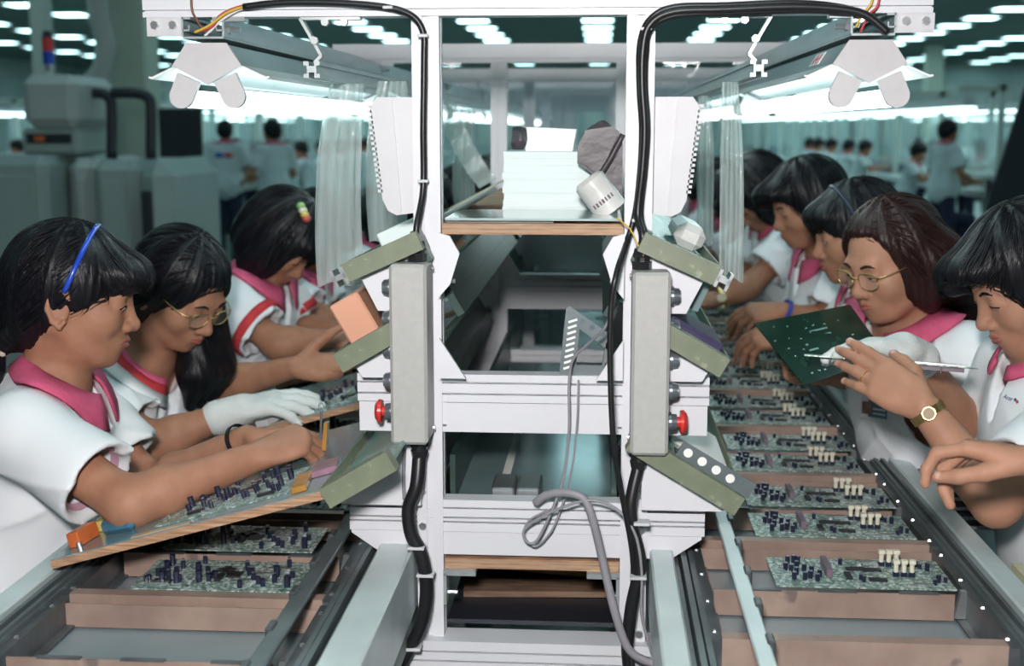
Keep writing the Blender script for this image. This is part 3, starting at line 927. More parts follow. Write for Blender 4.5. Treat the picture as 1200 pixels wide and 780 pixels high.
# ---------------------------------------------------------------- machines in the left background
def cabinet(x0, x1, y0, y1, z1, m, label, win=None, door=True, rnd=.05):
    T = Thing('machine_cabinet', ((x0 + x1) / 2, y0, 0), label, 'machine')
    mb = MB(); mb.bev((x0, y0, .08), (x1, y1, z1), rnd); T.part('housing', mb, m)
    mb = MB(); mb.box((x0 + .05, y0 + .04, 0), (x1 - .05, y1 - .04, .08)); T.part('plinth', mb, 'machine_dark')
    if door:
        mb = MB(); mb.bev((x0 + .06, y0 - .015, .16), (x1 - .06, y0, z1 - .1), .006); d = T.part('door', mb, m)
        mb = MB(); mb.cyl((x1 - .11, y0 - .04, z1 * .55), (x1 - .11, y0 - .04, z1 * .55 + .14), .01, n=8); T.part('handle', mb, 'silver', parent=d)
    if win:
        mb = MB(); mb.bev(win[0], win[1], .01); T.part('window', mb, 'machine_dark')
    return T
Y = 6.6
def X(px, y=Y): return at(px, 200, y).x
cabinet(X(-60), X(62), 6.5, 7.5, 1.36, 'machine_grey', 'wide grey-green machine cabinet below the rounded machine head')
cabinet(X(68), X(104), 6.7, 7.5, 1.34, 'machine_pale', 'narrow pale grey cabinet between two grey-green cabinets')
cabinet(X(105), X(160), 6.6, 7.5, 1.33, 'machine_grey', 'grey-green machine cabinet under the black tube arch')
x0, x1 = X(162), X(202)
cabinet(x0, x1, 6.55, 7.5, 1.34, 'machine_grey', 'round-shouldered grey cabinet with a narrow dark window', win=((x0 + .03, 6.53, .80), (x0 + .09, 6.56, 1.18)), door=False, rnd=.09)
T = Thing('inspection_machine', (X(45), 7.0, 1.36), 'rounded pale machine head with control panel on the wide cabinet', 'machine')
mb = MB(); mb.bev((X(18), 6.7, 1.50), (X(84), 7.3, 1.78), .05); T.part('hood', mb, 'machine_pale')
mb = MB(); mb.bev((X(12), 6.75, 1.36), (X(80), 7.3, 1.50), .02); T.part('lower_housing', mb, 'machine_grey')
mb = MB(); mb.box((X(20), 6.735, 1.42), (X(72), 6.75, 1.47)); T.part('control_strip', mb, 'machine_dark')
mb = MB(); mb.box((X(30), 6.725, 1.43), (X(42), 6.735, 1.46)); T.part('display', mb, 'orange')
for a, b, lab in ((60, 131, 'first'), (128, 177, 'second')):
    mb = MB(); yy = 6.95 if a < 100 else 6.9
    P = [at(a, 109, yy), at(b - 18, 109, yy), at(b - 4, 114, yy), at(b, 128, yy), at(b, 186, yy)]
    P = [V(P[0].x, yy, 1.34)] + [V(P[0].x, yy, P[0].z - .06)] + P if a < 100 else [V(at(b - 46, 100, yy).x, yy, P[0].z)] + P[1:]
    mb.tube(P, .030, 10, 4)
    single('guard_rail', mb, 'machine_dark', ('thick black tube arch standing over the machine head' if a < 100 else 'shorter black tube arch above the round-shouldered cabinet'), 'rail', smooth='all')
T = Thing('signal_tower', (X(36), 6.9, 1.8), 'slim signal tower with red and blue lamps on the machine', 'signal light')
px = X(36); mb = MB(); mb.cyl((px, 6.9, 1.80), (px, 6.9, 1.84), .02, n=10); T.part('pole', mb, 'silver')
mb = MB(); mb.cyl((px, 6.9, 1.84), (px, 6.9, 1.91), .03, n=12); T.part('blue_lamp', mb, 'headband_blue')
mb = MB(); mb.cyl((px, 6.9, 1.91), (px, 6.9, 1.98), .03, n=12); T.part('red_lamp', mb, 'red_plastic')
mb = MB(); mb.cyl((px, 6.9, 1.98), (px, 6.9, 2.02), .03, .02, n=12); T.part('cap', mb, 'machine_dark')
# dark screens
def screen(pl, pr, y, z0, z1, label, slant=0):
    T = Thing('black_screen', ((at(pl, 150, y).x + at(pr, 150, y).x) / 2, y, 0), label, 'screen')
    a, b = at(pl, 150, y).x, at(pr, 150, y).x
    mb = MB(); mb.prism([(a, z0), (b, z0), (b, z1), (a + slant, z1)], y, y + .03); T.part('panel', mb, 'machine_dark')
    for x in (a + .03, b - .03):
        mb = MB(); mb.cyl((x, y + .05, 0), (x, y + .05, z1 if x > a + .1 else z0 + .2), .02, n=8); T.part('post', mb, 'machine_dark')
screen(186, 236, 10.5, .95, 1.66, 'tall black screen standing past the grey cabinets')
screen(1160, 1215, 9.0, .95, 1.78, 'black screen with a slanted edge behind the right-hand workers', slant=.22)

# ---------------------------------------------------------------- neighbouring production lines far behind
def far_line(xc, y0, y1, label):
    T = Thing('assembly_line', (xc, y0, 0), label, 'assembly line')
    mb = MB(); mb.box((xc - .55, y0, .78), (xc + .55, y1, .84)); T.part('worktop', mb, 'machine_pale')
    n = int((y1 - y0) / 2.4)
    for i in range(n + 1):
        y = y0 + i * 2.4
        for s in (-1, 1):
            mb = MB(); mb.box((xc + s * .3 - .03, y - .03, 0), (xc + s * .3 + .03, y + .03, 1.95)); T.part('upright', mb, 'panel_pale')
        mb = MB(); mb.box((xc - .75, y - .03, 1.88), (xc + .75, y + .03, 1.95)); T.part('crossbeam', mb, 'panel_pale')
    for s in (-1, 1):
        mb = MB(); mb.prism([(xc + s * .62 - .09, 1.72), (xc + s * .62 + .09, 1.72), (xc + s * .62 + .04, 1.80), (xc + s * .62 - .04, 1.80)], y0, y1); h = T.part('lamp_housing', mb, 'lamp_grey')
        mb = MB(); mb.box((xc + s * .62 - .06, y0, 1.69), (xc + s * .62 + .06, y1, 1.72)); T.part('lamp_tube', mb, 'far_lamp', parent=h)
    for i in range(n):
        y = y0 + .3 + i * 2.4
        mb = MB(); N_ = 14
        for k in range(N_ + 1):
            yy = y + 1.9 * k / N_; xx = xc + .04 * math.sin(k * 1.3 + i)
            mb.v += [(xx, yy, .95), (xx + .03 * math.sin(k * 2.1), yy, 1.68)]
        mb.f = [(2 * k, 2 * k + 2, 2 * k + 3, 2 * k + 1) for k in range(N_)]
        T.part('plastic_curtain', mb, 'far_sheet', smooth='all')
        mb = MB(); mb.box((xc - .3, y + .2, .84), (xc + .25, y + 1.5, .84 + .12 + .1 * random.random())); T.part('parts_bin', mb, random.choice(['machine_grey', 'paper', 'bin_foam']))
far_line(4.6, 14.0, 36.0, 'long assembly line with lit lamps behind the right-hand workers')
far_line(-4.6, 14.0, 36.0, 'long assembly line with lit lamps behind the standing left worker')
far_line(9.2, 15.0, 36.0, 'outermost assembly line toward the right-hand wall')
far_line(-9.2, 17.0, 36.0, 'outermost assembly line beyond the grey machines')

# ---------------------------------------------------------------- the central frames
FY, FP, NF = 1.875, 1.34, 9
def slot(cx, cz, w, h=None, s=.0045, dp=.005):
    h = h or w; x0, x1, z0, z1 = cx - w / 2, cx + w / 2, cz - h / 2, cz + h / 2
    return [(x0, z0), (cx - s, z0), (cx - s, z0 + dp), (cx + s, z0 + dp), (cx + s, z0), (x1, z0), (x1, cz - s), (x1 - dp, cz - s), (x1 - dp, cz + s), (x1, cz + s),
            (x1, z1), (cx + s, z1), (cx + s, z1 - dp), (cx - s, z1 - dp), (cx - s, z1), (x0, z1), (x0, cz + s), (x0 + dp, cz + s), (x0 + dp, cz - s), (x0, cz - s)]
T = Thing('line_frame', (0, FY, 0), 'front white aluminium gantry frame between the two conveyors', 'frame', 'white gantry frames along the line')
for s in (-1, 1):
    mb = MB(); mb.prism(slot(s * .155, FY + .02, .040), 0, 1.662, 'z'); T.part('post', mb, 'white_alu')
def beam(nm, x0, x1, z0, z1, y0=FY + .003, y1=FY + .036, grooves=(), m='white_alu'):
    P = [(y0, z0)]
    for g in grooves: P += [(y0, g - .0014), (y0 + .008, g - .0014), (y0 + .008, g + .0014), (y0, g + .0014)]
    P += [(y0, z1), (y1, z1), (y1, z0)]
    mb = MB(); mb.prism(P, x0, x1, 'x'); return T.part(nm, mb, m)
beam('top_beam', -.568, .560, 1.659, 1.705, y0=FY - .004, grooves=(1.668,))
beam('upper_beam', -.264, .264, 1.0925, 1.135, grooves=(1.105, 1.122))
beam('upper_plate', -.262, .262, 1.046, 1.0912, y0=FY + .005)
beam('lower_beam', -.280, .262, .890, .940, grooves=(.905, .912, .927))
mb = MB(); mb.prism([(-.278, .889), (.258, .889), (.258, .885), (.212, .853), (-.232, .853), (-.278, .885)], FY + .005, FY + .03); T.part('lower_plate', mb, 'white_alu')
beam('base_beam', -.20, .21, .670, .722, y0=FY - .02, grooves=(.690, .705))
for s in (-1, 1):
    # gusset plates that carry the three sloping shelves
    def g(nm, poly, m='white_alu', y0=FY - .03, y1=FY - .022):
        mb = MB(); mb.prism([(s * a, b) for a, b in poly], y0, y1); return T.part(nm, mb, m)
    g('gusset', [(.285, .940), (.302, .958), (.165, 1.046), (.165, .940)])
    g('gusset', [(.250, 1.135), (.262, 1.155), (.165, 1.200), (.165, 1.135)])
    g('gusset', [(.225, 1.235), (.250, 1.285), (.235, 1.312), (.165, 1.345), (.165, 1.235)])
    g('gusset', [(.135, 1.135), (.096, 1.135), (.135, 1.195)])
    g('gusset', [(.135, 1.255), (.118, 1.275), (.104, 1.320), (.118, 1.345), (.135, 1.350)])
    for z in (1.305, 1.275, 1.095, 1.055, .79):
        mb = MB(); x = s * .135; mb.cyl((x, FY + .012, z), (x - s * .006, FY + .012, z), .008, n=6); b = T.part('nut', mb, 'silver')
        mb = MB(); mb.cyl((x - s * .006, FY + .012, z), (x - s * .020, FY + .012, z), .0035, n=8); T.part('stud', mb, 'silver', parent=b)
    mb = MB(); mb.box((s * .135, FY - .005, .822), (s * .085, FY + .03, .830)); mb.box((s * .135, FY - .005, .775), (s * .130, FY + .03, .825)); T.part('angle_bracket', mb, 'bare_alu')
    for z in (.735, .900, 1.06, .955):
        mb = MB(); x = s * .166; mb.cyl((x, FY, z), (x, FY - .006, z), .006, n=6); T.part('bolt', mb, 'silver')
    # brackets under the top beam: trunking clamp and the angled hanger of the rail
    mb = MB(); x = s * .478
    mb.box((x + s * .03, FY - .003, 1.632), (x + s * .085, FY + .003, 1.659)); br = T.part('clamp_bracket', mb, 'duct_grey')
    for dx in (.045, .072):
        mb = MB(); mb.cyl((x + s * dx, FY - .002, 1.648), (x + s * dx, FY - .010, 1.648), .006, n=6); T.part('bolt', mb, 'silver', parent=br)
    mb = MB(); mb.cyl((x - s * .03, FY + .01, 1.642), (x - s * .05, FY + .01, 1.642), .004, n=8); mb.cyl((x - s * .03, FY + .01, 1.642), (x - s * .036, FY + .01, 1.642), .007, n=6); T.part('bolt', mb, 'silver')
    mb = MB(); mb.box((x - s * .06, FY - .003, 1.653), (x - s * .012, FY + .02, 1.659)); T.part('bracket_foot', mb, 'silver')
    hx = s * .335
    mb = MB()
    P = [V(s * .250, 0, 1.657), V(s * .338, 0, 1.657), V(s * .318, 0, 1.622), V(s * .308, 0, 1.604), V(s * .318, 0, 1.594)]
    for a, b in zip(P[:-1], P[1:]):
        d = (b - a); n_ = V(d.z, 0, -d.x).normalized() * .0022
        c = (a + b) / 2 + V(0, FY + .012, 0); mb.obox(c, d / 2, V(0, .010, 0), n_)
    h = T.part('hanger', mb, 'silver')
    for bx, bz in ((s * .272, 1.651), (s * .300, 1.651), (s * .316, 1.625)):
        mb = MB(); mb.cyl((bx, FY + .004, bz), (bx, FY - .006, bz), .006, n=6); T.part('bolt', mb, 'silver', parent=h)
frame0 = T.root
for k in range(1, NF):
    copy_tree(frame0, (0, FY + k * FP, 0), label='white gantry frame, %s behind the one carrying the control boxes' % ORD[k])

# ---------------------------------------------------------------- long rails under the top beams, one pair per side
L0, L1 = FY - .01, FY + (NF - 1) * FP + .05
for s, sd in ((-1, 'left'), (1, 'right')):
    who = 'the seated women beside the sloping trays' if s < 0 else 'the women holding circuit boards'
    x = s * .478
    T = Thing('cable_trunking', (x, L0, 1.628), 'open aluminium cable channel under the gantries above ' + who, 'cable channel')
    t = .003
    mb = MB()
    for y0, y1 in ((L0, L1),):
        mb.box((x - .030, y0, 1.628), (x + .030, y1, 1.631))
        for q in (-1, 1):
            mb.box((x + q * .030 - t / 2, y0, 1.631), (x + q * .030 + t / 2, y1, 1.659))
            mb.box((min(x + q * .030, x + q * .018), y0, 1.6555), (max(x + q * .030, x + q * .018), y1, 1.6590))
            mb.box((min(x + q * .030, x + q * .020), y0, 1.6385), (max(x + q * .030, x + q * .020), y1, 1.6410))
            mb.box((x + q * .020 - .001, y0, 1.641), (x + q * .020 + .001, y1, 1.647))
    T.part('channel', mb, 'bare_alu')
    x = s * .322
    T = Thing('hanging_rail', (x, L0, 1.572), 'slim slotted aluminium rail on angled hangers above ' + who, 'rail')
    mb = MB(); mb.prism([(x - .012, 1.572), (x - .004, 1.572), (x - .004, 1.580), (x + .004, 1.580), (x + .004, 1.572), (x + .012, 1.572), (x + .012, 1.578), (x + .007, 1.578), (x + .007, 1.590), (x + .012, 1.590),
                         (x + .012, 1.596), (x + .004, 1.596), (x + .004, 1.589), (x - .004, 1.589), (x - .004, 1.596), (x - .012, 1.596), (x - .012, 1.590), (x - .007, 1.590), (x - .007, 1.578), (x - .012, 1.578)], L0 + .01, L1); T.part('profile', mb, 'bare_alu')
# ---------------------------------------------------------------- lamp fixtures
def lamp(x, y0, label, group):
    T = Thing('task_lamp', (x, y0, 1.53), label, 'lamp', group)
    hexa = [(-.030, 1.623), (.030, 1.623), (.052, 1.590), (0, 1.563), (-.052, 1.590)]
    tp = lambda P: [(x + a, b) for a, b in P]
    y1 = y0 + 1.20
    mb = MB(); mb.prism(tp([(-.028, 1.621), (.028, 1.621), (.049, 1.590), (0, 1.566), (-.049, 1.590)]), y0 + .004, y1 - .004); T.part('housing', mb, 'lamp_body')
    for ya, yb in ((y0 - .002, y0 + .004), (y1 - .004, y1 + .002)):
        mb = MB(); mb.prism(tp(hexa), ya, yb); e = T.part('end_plate', mb, 'lamp_grey')
        for s in (-1, 1):
            a = V(x + s * .027, 0, 1.573); b = V(x + s * .039, 0, 1.546); d = (b - a).normalized(); n_ = V(-d.z, 0, d.x)
            P = [a - n_ * .0175, a + n_ * .0175]
            for i in range(11):
                t = math.pi * i / 10; P.append(b + n_ * .0175 * math.cos(t) + d * .0175 * math.sin(t))
            mb = MB(); mb.prism([(p.x, p.z) for p in P], ya - .004, yb + .001); T.part('tube_socket', mb, 'lamp_grey', parent=e)
    for s in (-1, 1):
        mb = MB(); mb.prism([(x + s * a, b) for a, b in ((.046, 1.5885), (.086, 1.571), (.091, 1.573), (.090, 1.5755), (.086, 1.5745), (.048, 1.5915))], y0 + .006, y1 - .006); T.part('reflector', mb, 'reflector')
        mb = MB(); mb.cyl((x + s * .037, y0 + .012, 1.543), (x + s * .037, y1 - .012, 1.543), .0135, n=14); T.part('fluorescent_tube', mb, 'tube_light', smooth=True)
    return T.root
for s in (-1, 1):
    r = lamp(s * .478, FY + .005, 'twin-tube lamp at the line end above ' + ('the woman with the blue headband' if s < 0 else 'the woman holding the shielded board'), None)
    for k in range(1, NF - 1):
        copy_tree(r, (s * .478, FY + .005 + k * FP, 1.53), label='twin-tube work lamp above the %s, %s beyond the line end lamp' % ('tray side' if s < 0 else 'board side', ORD[k]), group='work lamps down the ' + ('tray side' if s < 0 else 'board side'))

# ---------------------------------------------------------------- conveyors
CY0, CY1 = .75, 13.0
def conveyor(s, xi, xo, label):
    # xi..xo: pallet width; rails outside it
    T = Thing('conveyor', (s * .44, CY0, 0), label, 'conveyor')
    def bx(nm, xa, xb, z0, z1, m, y0=CY0, y1=CY1, parent=None, b=0):
        mb = MB(); lo = (min(s * xa, s * xb), y0, z0); hi = (max(s * xa, s * xb), y1, z1)
        mb.bev(lo, hi, b) if b else mb.box(lo, hi)
        return T.part(nm, mb, m, parent=parent)
    bx('outer_rail', xo + .030, xo + .066, .80, .868, 'rail_alu', b=.003)
    bx('outer_channel', xo + .004, xo + .030, .79, .852, 'dark_alu')
    mb = MB()
    for a, z in ((.008, .858), (.018, .862)):
        mb.box((min(s * (xo + a), s * (xo + a + .006)), CY0, .852), (max(s * (xo + a), s * (xo + a + .006)), CY1, z))
    T.part('outer_lip', mb, 'dark_alu')
    bx('inner_rail', .180, xi - .038, .76, .868, 'rail_alu', b=.003)
    mb = MB()
    for a, z in ((-.037, .850), (-.026, .862), (-.014, .856)):
        mb.box((min(s * (xi + a), s * (xi + a + .008)), CY0, .79), (max(s * (xi + a), s * (xi + a + .008)), CY1, z))
    T.part('inner_channel', mb, 'dark_alu')
    bx('belt', xi - .01, xo + .005, .795, .803, 'belt')
    bx('bed', .185, xo + .06, .72, .76, 'machine_grey')
    y = CY0 + .2
    while y < CY1:
        for xx in (.20, xo + .02):
            mb = MB(); mb.box((min(s * xx, s * (xx + .04)), y, 0), (max(s * xx, s * (xx + .04)), y + .04, .72)); T.part('leg', mb, 'bare_alu')
        y += 1.8
    return T
XI, XO = .253, .635
conveyor(1, XI, XO, 'pallet conveyor running past the women holding circuit boards')
conveyor(-1, .272, .655, 'pallet conveyor running under the sloping plywood trays')
# guide bars along the pallets
for s, m, lab in ((-1, 'dark_alu', 'dark steel guide bar over the pallets below the sloping trays'), (1, 'rail_alu', 'pale teal guide bar over the pallets with cream-topped boards')):
    T = Thing('guide_bar', (s * .3, CY0, .855), lab, 'guide bar')
    a, b = (-.312, -.288) if s < 0 else (.292, .314)
    mb = MB(); mb.bev((a, CY0, .868), (b, CY1, .876), .002); T.part('bar', mb, m)
    for i in range(40):
        y = CY0 + .13 + i * .125
        mb = MB(); e = b if s > 0 else a; mb.bev((e - .004, y, .858), (e + .006, y + .03, .880), .002); T.part('clip', mb, 'pallet_rail')
    for i in range(8):
        y = CY0 + .05 + i * 1.6
        mb = MB(); mb.box(((a + b) / 2 - .004, y, .803), ((a + b) / 2 + .004, y + .008, .868)); T.part('support', mb, 'pallet_rail')

# ---------------------------------------------------------------- pallets
PP = .402
def pallet(s, xi, xo, yf, label, group):
    x0, x1 = (xi, xo) if s > 0 else (-xo, -xi)
    T = Thing('pallet', ((x0 + x1) / 2, yf, .805), label, 'pallet', group)
    D = PP - .012
    for (a, b, q) in ((x0 - .004, x0 + .010, 1), (x1 - .010, x1 + .004, -1)):
        mb = MB(); mb.box((a, yf, .806), (b, yf + D, .846)); 
        e = b if q > 0 else a - .012
        mb.box((e, yf, .806), (e + .012, yf + D, .809)); o = T.part('side_rail', mb, 'pallet_rail')
        for i in range(4):
            mb = MB(); c = ((a + b) / 2, yf + .03 + i * (D - .06) / 3, .846); mb.cyl(c, (c[0], c[1], .8485), .0042, .003, 6); T.part('screw', mb, 'solder', parent=o)
    mb = MB(); mb.box((x0 + .010, yf, .806), (x1 - .010, yf + .003, .848)); mb.box((x0 + .010, yf - .0, .846), (x1 - .010, yf + .022, .849)); T.part('front_wall', mb, 'copper_sheet')
    mb = MB(); mb.box((x0 + .018, yf + .024, .812), (x1 - .030, yf + .027, .842)); T.part('front_stop', mb, 'copper_sheet')
    mb = MB(); mb.box((x0 + .016, yf + .192, .808), (x1 - .026, yf + .195, .8445)); mb.box((x0 + .016, yf + .192, .806), (x1 - .026, yf + .212, .808)); m_ = T.part('middle_wall', mb, 'copper_sheet')
    for cx in (.22, .50, .80):
        mb = MB(); xx = x0 + (x1 - x0) * cx; mb.box((xx - .028, yf + .190, .8445), (xx + .028, yf + .198, .8465)); T.part('clip', mb, 'pallet_rail', parent=m_)
    mb = MB(); mb.box((x0 + .01, yf + D - .003, .806), (x1 - .01, yf + D, .840)); T.part('back_wall', mb, 'copper_sheet')
    for (cx, q) in ((x1 - .014, -1),):
        mb = MB(); mb.prism([(cx - .012, .81), (cx + .004, .81), (cx + .004, .85), (cx - .004, .85)], yf + .190, yf + .200); T.part('latch', mb, 'silver')
    return T.root
PRY, PLY = 1.586, 1.283
pr0 = pallet(1, XI, XO, PRY, 'copper-brown board pallet riding the conveyor by the board-holding women', 'pallets on the board side')
pl0 = pallet(-1, .272, .655, PLY, 'copper-brown board pallet riding the conveyor under the trays', 'pallets on the tray side')
pr0['label'] = 'half-empty copper-brown pallet with one relay board in its rear bay'
pl0['label'] = 'empty copper-brown pallet on the conveyor under the trays'
for k in range(1, 13):
    copy_tree(pr0, (pr0.location.x, PRY + k * PP, .805), label='copper-brown board pallet, %s beyond the half-empty one' % ORD[k])
for k in range(1, 11):
    copy_tree(pl0, (pl0.location.x, PLY + k * PP, .805), label='copper-brown board pallet, %s beyond the empty one' % ORD[k])

# ---------------------------------------------------------------- circuit boards
ME = {}
def shared(key, fn):
    if key not in ME: ME[key] = fn()
    return ME[key]
def capm(r, h):
    mb = MB(); mb.cyl((0, 0, 0), (0, 0, h), r, n=8); return mb.mesh('capacitor', 'cap_blue', smooth=True)
def bxm(nm, sx, sy, sz, m, b=.0006):
    mb = MB(); mb.bev((-sx / 2, -sy / 2, 0), (sx / 2, sy / 2, sz), b); return mb.mesh(nm, m)
def board(loc, label, group, variant, rot=(0, 0, 0), w=.255, d=.125, detail=True):
    """a populated circuit board lying flat; origin at its lower left near corner"""
    rnd = random.Random(variant * 7 + 1)
    T = Thing('circuit_board', loc, label, 'circuit board', group)
    mb = MB(); mb.box((0, 0, 0), (w, d, .0016)); T.loc = Vector((0, 0, 0)); T.part('substrate', mb, 'pcb')
    def put(nm, key, me, x, y, rz=0, parent=None, z=.0016):
        o = link(nm, me, T.root if parent is None else parent, (x, y, z)); o.rotation_euler = (0, 0, rz); return o
    capA = shared('capA', lambda: capm(.0036, .011)); capB = shared('capB', lambda: capm(.0045, .017)); capC = shared('capC', lambda: capm(.003, .008))
    top = shared('captop', lambda: MB().cyl((0, 0, 0), (0, 0, .0006), .0030, n=8).mesh('cap_top', 'cap_top'))
    ic = shared('ic', lambda: bxm('chip', .026, .009, .004, 'ic_black')); icq = shared('icq', lambda: bxm('chip', .022, .022, .003, 'ic_black'))
    slotm = shared('slot', lambda: bxm('slot', .009, .060, .013, 'slot_purple'))
    lab = shared('silverc', lambda: bxm('connector', .034, .006, .004, 'solder'))
    cream = shared('cream', lambda: MB().cyl((0, 0, .006), (0, 0, .021), .0036, n=8).add([], []).mesh('relay', 'relay_cream'))
    creamt = shared('creamt', lambda: bxm('relay_cap', .0095, .0085, .006, 'relay_cream'))
    creamb = shared('creamb', lambda: bxm('relay_base', .0085, .0075, .007, 'cap_blue'))
    def cap(me, x, y, h):
        o = put('capacitor', 0, me, x, y)
        if detail: put('capacitor_top', 0, top, 0, 0, 0, o, h)
    if variant < 10:                                       # boards with cream-topped components
        for (x, y) in ((.030, .100), (.038, .104), (.046, .101), (.022, .070), (.030, .062), (.040, .078), (.048, .066), (.036, .050), (.045, .030), (.054, .036), (.062, .024), (.068, .042), (.030, .030), (.058, .058)):
            cap(capA, x + rnd.uniform(-.001, .001), y, .011)
        put('slot', 0, slotm, .082, .070); 
        for (x, y) in ((.108, .100), (.126, .034), (.129, .026), (.222, .085), (.232, .080), (.236, .030), (.246, .030), (.228, .018)): cap(capC if rnd.random() < .4 else capA, x, y, .009)
        for x, y in ((.168, .096), (.179, .096), (.190, .096), (.180, .052), (.1915, .052), (.203, .052)):
            o = put('relay', 0, cream, x, y); put('relay_cap', 0, creamt, 0, 0, 0, o, .0195); put('relay_base', 0, creamb, 0, 0, 0, o, 0)
        put('connector', 0, lab, .208, .013); put('connector', 0, lab, .150, .108)
        for x, y, r in ((.125, .075, 0), (.150, .072, 0), (.110, .045, 1.57), (.150, .030, 0)): put('chip', 0, ic, x, y, r)
        put('chip', 0, icq, .215, .105)
    else:
        for i in range(30):
            x, y = rnd.uniform(.012, w - .012), rnd.uniform(.012, d - .012)
            cap(capB if rnd.random() < .35 else capA, x, y, .014)
        for i in range(5): put('connector', 0, lab, rnd.uniform(.03, w - .03), rnd.uniform(.015, d - .015), 0)
        for i in range(5): put('chip', 0, ic, rnd.uniform(.03, w - .03), rnd.uniform(.015, d - .015), rnd.choice((0, 1.57)))
        put('chip', 0, icq, rnd.uniform(.05, w - .05), d * .5)
    # solder joints and tiny chips: uncountable glitter
    mb = MB()
    for i in range(200 if detail else 90):
        x, y = rnd.uniform(.005, w - .005), rnd.uniform(.005, d - .005); a, b = rnd.choice(((.0016, .0009), (.0009, .0016), (.003, .0006), (.0008, .0008)))
        mb.box((x - a, y - b, .0016), (x + a, y + b, .0016 + rnd.uniform(.0008, .0028)))
    T.part('solder_joints', mb, 'solder', kind='stuff')
    T.root.rotation_euler = rot
    return T.root
BZ = .8495
b0 = None
for k in range(0, 10):
    for j, dy in ((0, .022), (1, .200)):
        if k == 0 and j == 0: continue
        y = PRY + k * PP + dy; x = .359 + (.004 if j else -.003) * (k % 3)
        lab = 'board with cream-topped relays in the rear bay of the half-empty pallet' if k == 0 else 'board with cream-topped relays, %s bay of %s pallet beyond the half-empty one' % (('front', 'rear')[j], ORD[k])
        if b0 is None: b0 = board((x, y, BZ - .002), lab, 'boards in the pallets on the board side', 1)
        else: copy_tree(b0, (x, y, BZ - .002 if j else BZ), label=lab)
b1 = None
for k in range(1, 7):
    for j, dy in ((0, .022), (1, .200)):
        y = PLY + k * PP + dy
        x = -.582 + .008 * ((k * 2 + j) % 3)
        lab = 'board full of dark capacitors, %s bay of %s pallet beyond the empty one' % (('front', 'rear')[j], ORD[k])
        if b1 is None: b1 = board((x, y, BZ), lab, 'boards in the pallets under the trays', 11, w=.24)
        else: copy_tree(b1, (x, y, BZ if not j else BZ - .002), label=lab)

# ---------------------------------------------------------------- sloping plywood trays on the tray side
A0 = V(-.681, 0, .874); A1 = V(-.268, 0, .990)
TD = (A1 - A0).normalized(); TN = V(-TD.z, 0, TD.x)
TANG = -math.atan2(TD.z, TD.x)
def tp(u, y, h=0.): return A0 + TD * u + TN * h + V(0, y, 0)
TL = (A1 - A0).length
trays = []
for i, y in enumerate((1.715, 2.395, 3.00, 3.58, 4.16)):
    D = .46 if i == 0 else .42
    T = Thing('sloping_tray', tp(0, y), ['sloping plywood tray under the forearms of the headband woman', 'sloping plywood tray under the white-gloved hand', 'sloping plywood tray before the woman with the hair clip', 'fourth sloping plywood tray along the line', 'fifth sloping plywood tray along the line'][i], 'tray', 'sloping trays')
    mb = MB(); mb.obox(tp(TL / 2, y + D / 2, .006), TD * TL / 2, V(0, D / 2, 0), TN * .006); T.part('plywood', mb, 'ply_edge')
    mb = MB(); mb.obox(tp(TL / 2, y + D / 2, .0128), TD * (TL / 2 - .001), V(0, D / 2 - .001, 0), TN * .0010); T.part('metal_sheet', mb, 'teal_sheet')
    mb = MB(); mb.cyl(tp(.035, y + .03, .013), tp(.035, y + .03, .022), .005, .004, 8); T.part('screw', mb, 'silver')
    mb = MB(); mb.obox(tp(.17, y + .008, .0145), TD * .045, V(0, .006, 0), TN * .0008); T.part('tape', mb, 'ply_top')
TH = .0142
def on_tray(nm, u, y, su, sy, sz, m, label, cat, rz=0., b=.001):
    mb = MB(); mb.bev((-su / 2, -sy / 2, 0), (su / 2, sy / 2, sz), b)
    o = link(nm, mb.mesh(nm, m), None, tp(u, y, TH)); o.rotation_euler = (0, TANG, 0)
    o.rotation_euler = (Matrix.Rotation(TANG, 3, 'Y') @ Matrix.Rotation(rz, 3, 'Z')).to_euler()
    return tag(o, label, cat)
r = board(tp(.150, 1.745, TH), 'capacitor-filled board lying on the tray below the forearm', None, 12, w=.205, d=.150); r.rotation_euler = (0, TANG, 0)
r = board(tp(.215, 2.430, TH), 'board being worked on below the white-gloved hand', None, 13, w=.205, d=.20); r.rotation_euler = (0, TANG, 0)
r = board(tp(.20, 3.04, TH), 'board on the tray before the woman with the hair clip', None, 14, w=.2, d=.2, detail=False); r.rotation_euler = (0, TANG, 0)
on_tray('part_strip', .372, 1.775, .022, .085, .009, 'amber', 'amber plastic part strip at the tray edge beside the fist', 'part strip', .12)
on_tray('part_strip', .396, 1.835, .040, .060, .010, 'mauve', 'mauve plastic part block beneath the fist on the tray', 'part block', .12)
on_tray('part_block', .030, 1.775, .020, .050, .022, 'orange', 'orange block at the low corner of the first tray', 'part block', -.2)
on_tray('part_block', .045, 1.845, .025, .060, .016, 'yellow', 'yellow block behind the orange block on the tray', 'part block', -.1)
on_tray('parts_box', .095, 1.815, .060, .090, .022, 'blue_clear', 'blue translucent parts box under the white sleeve', 'box', -.3, .006)
on_tray('part_strip', .150, 2.435, .030, .075, .012, 'duct_grey', 'pale grey part strip under the gloved wrist', 'part strip', -.4)
on_tray('part_block', .040, 2.44, .03, .05, .016, 'ply_top', 'small brown block at the low corner of the second tray', 'part block', .2)

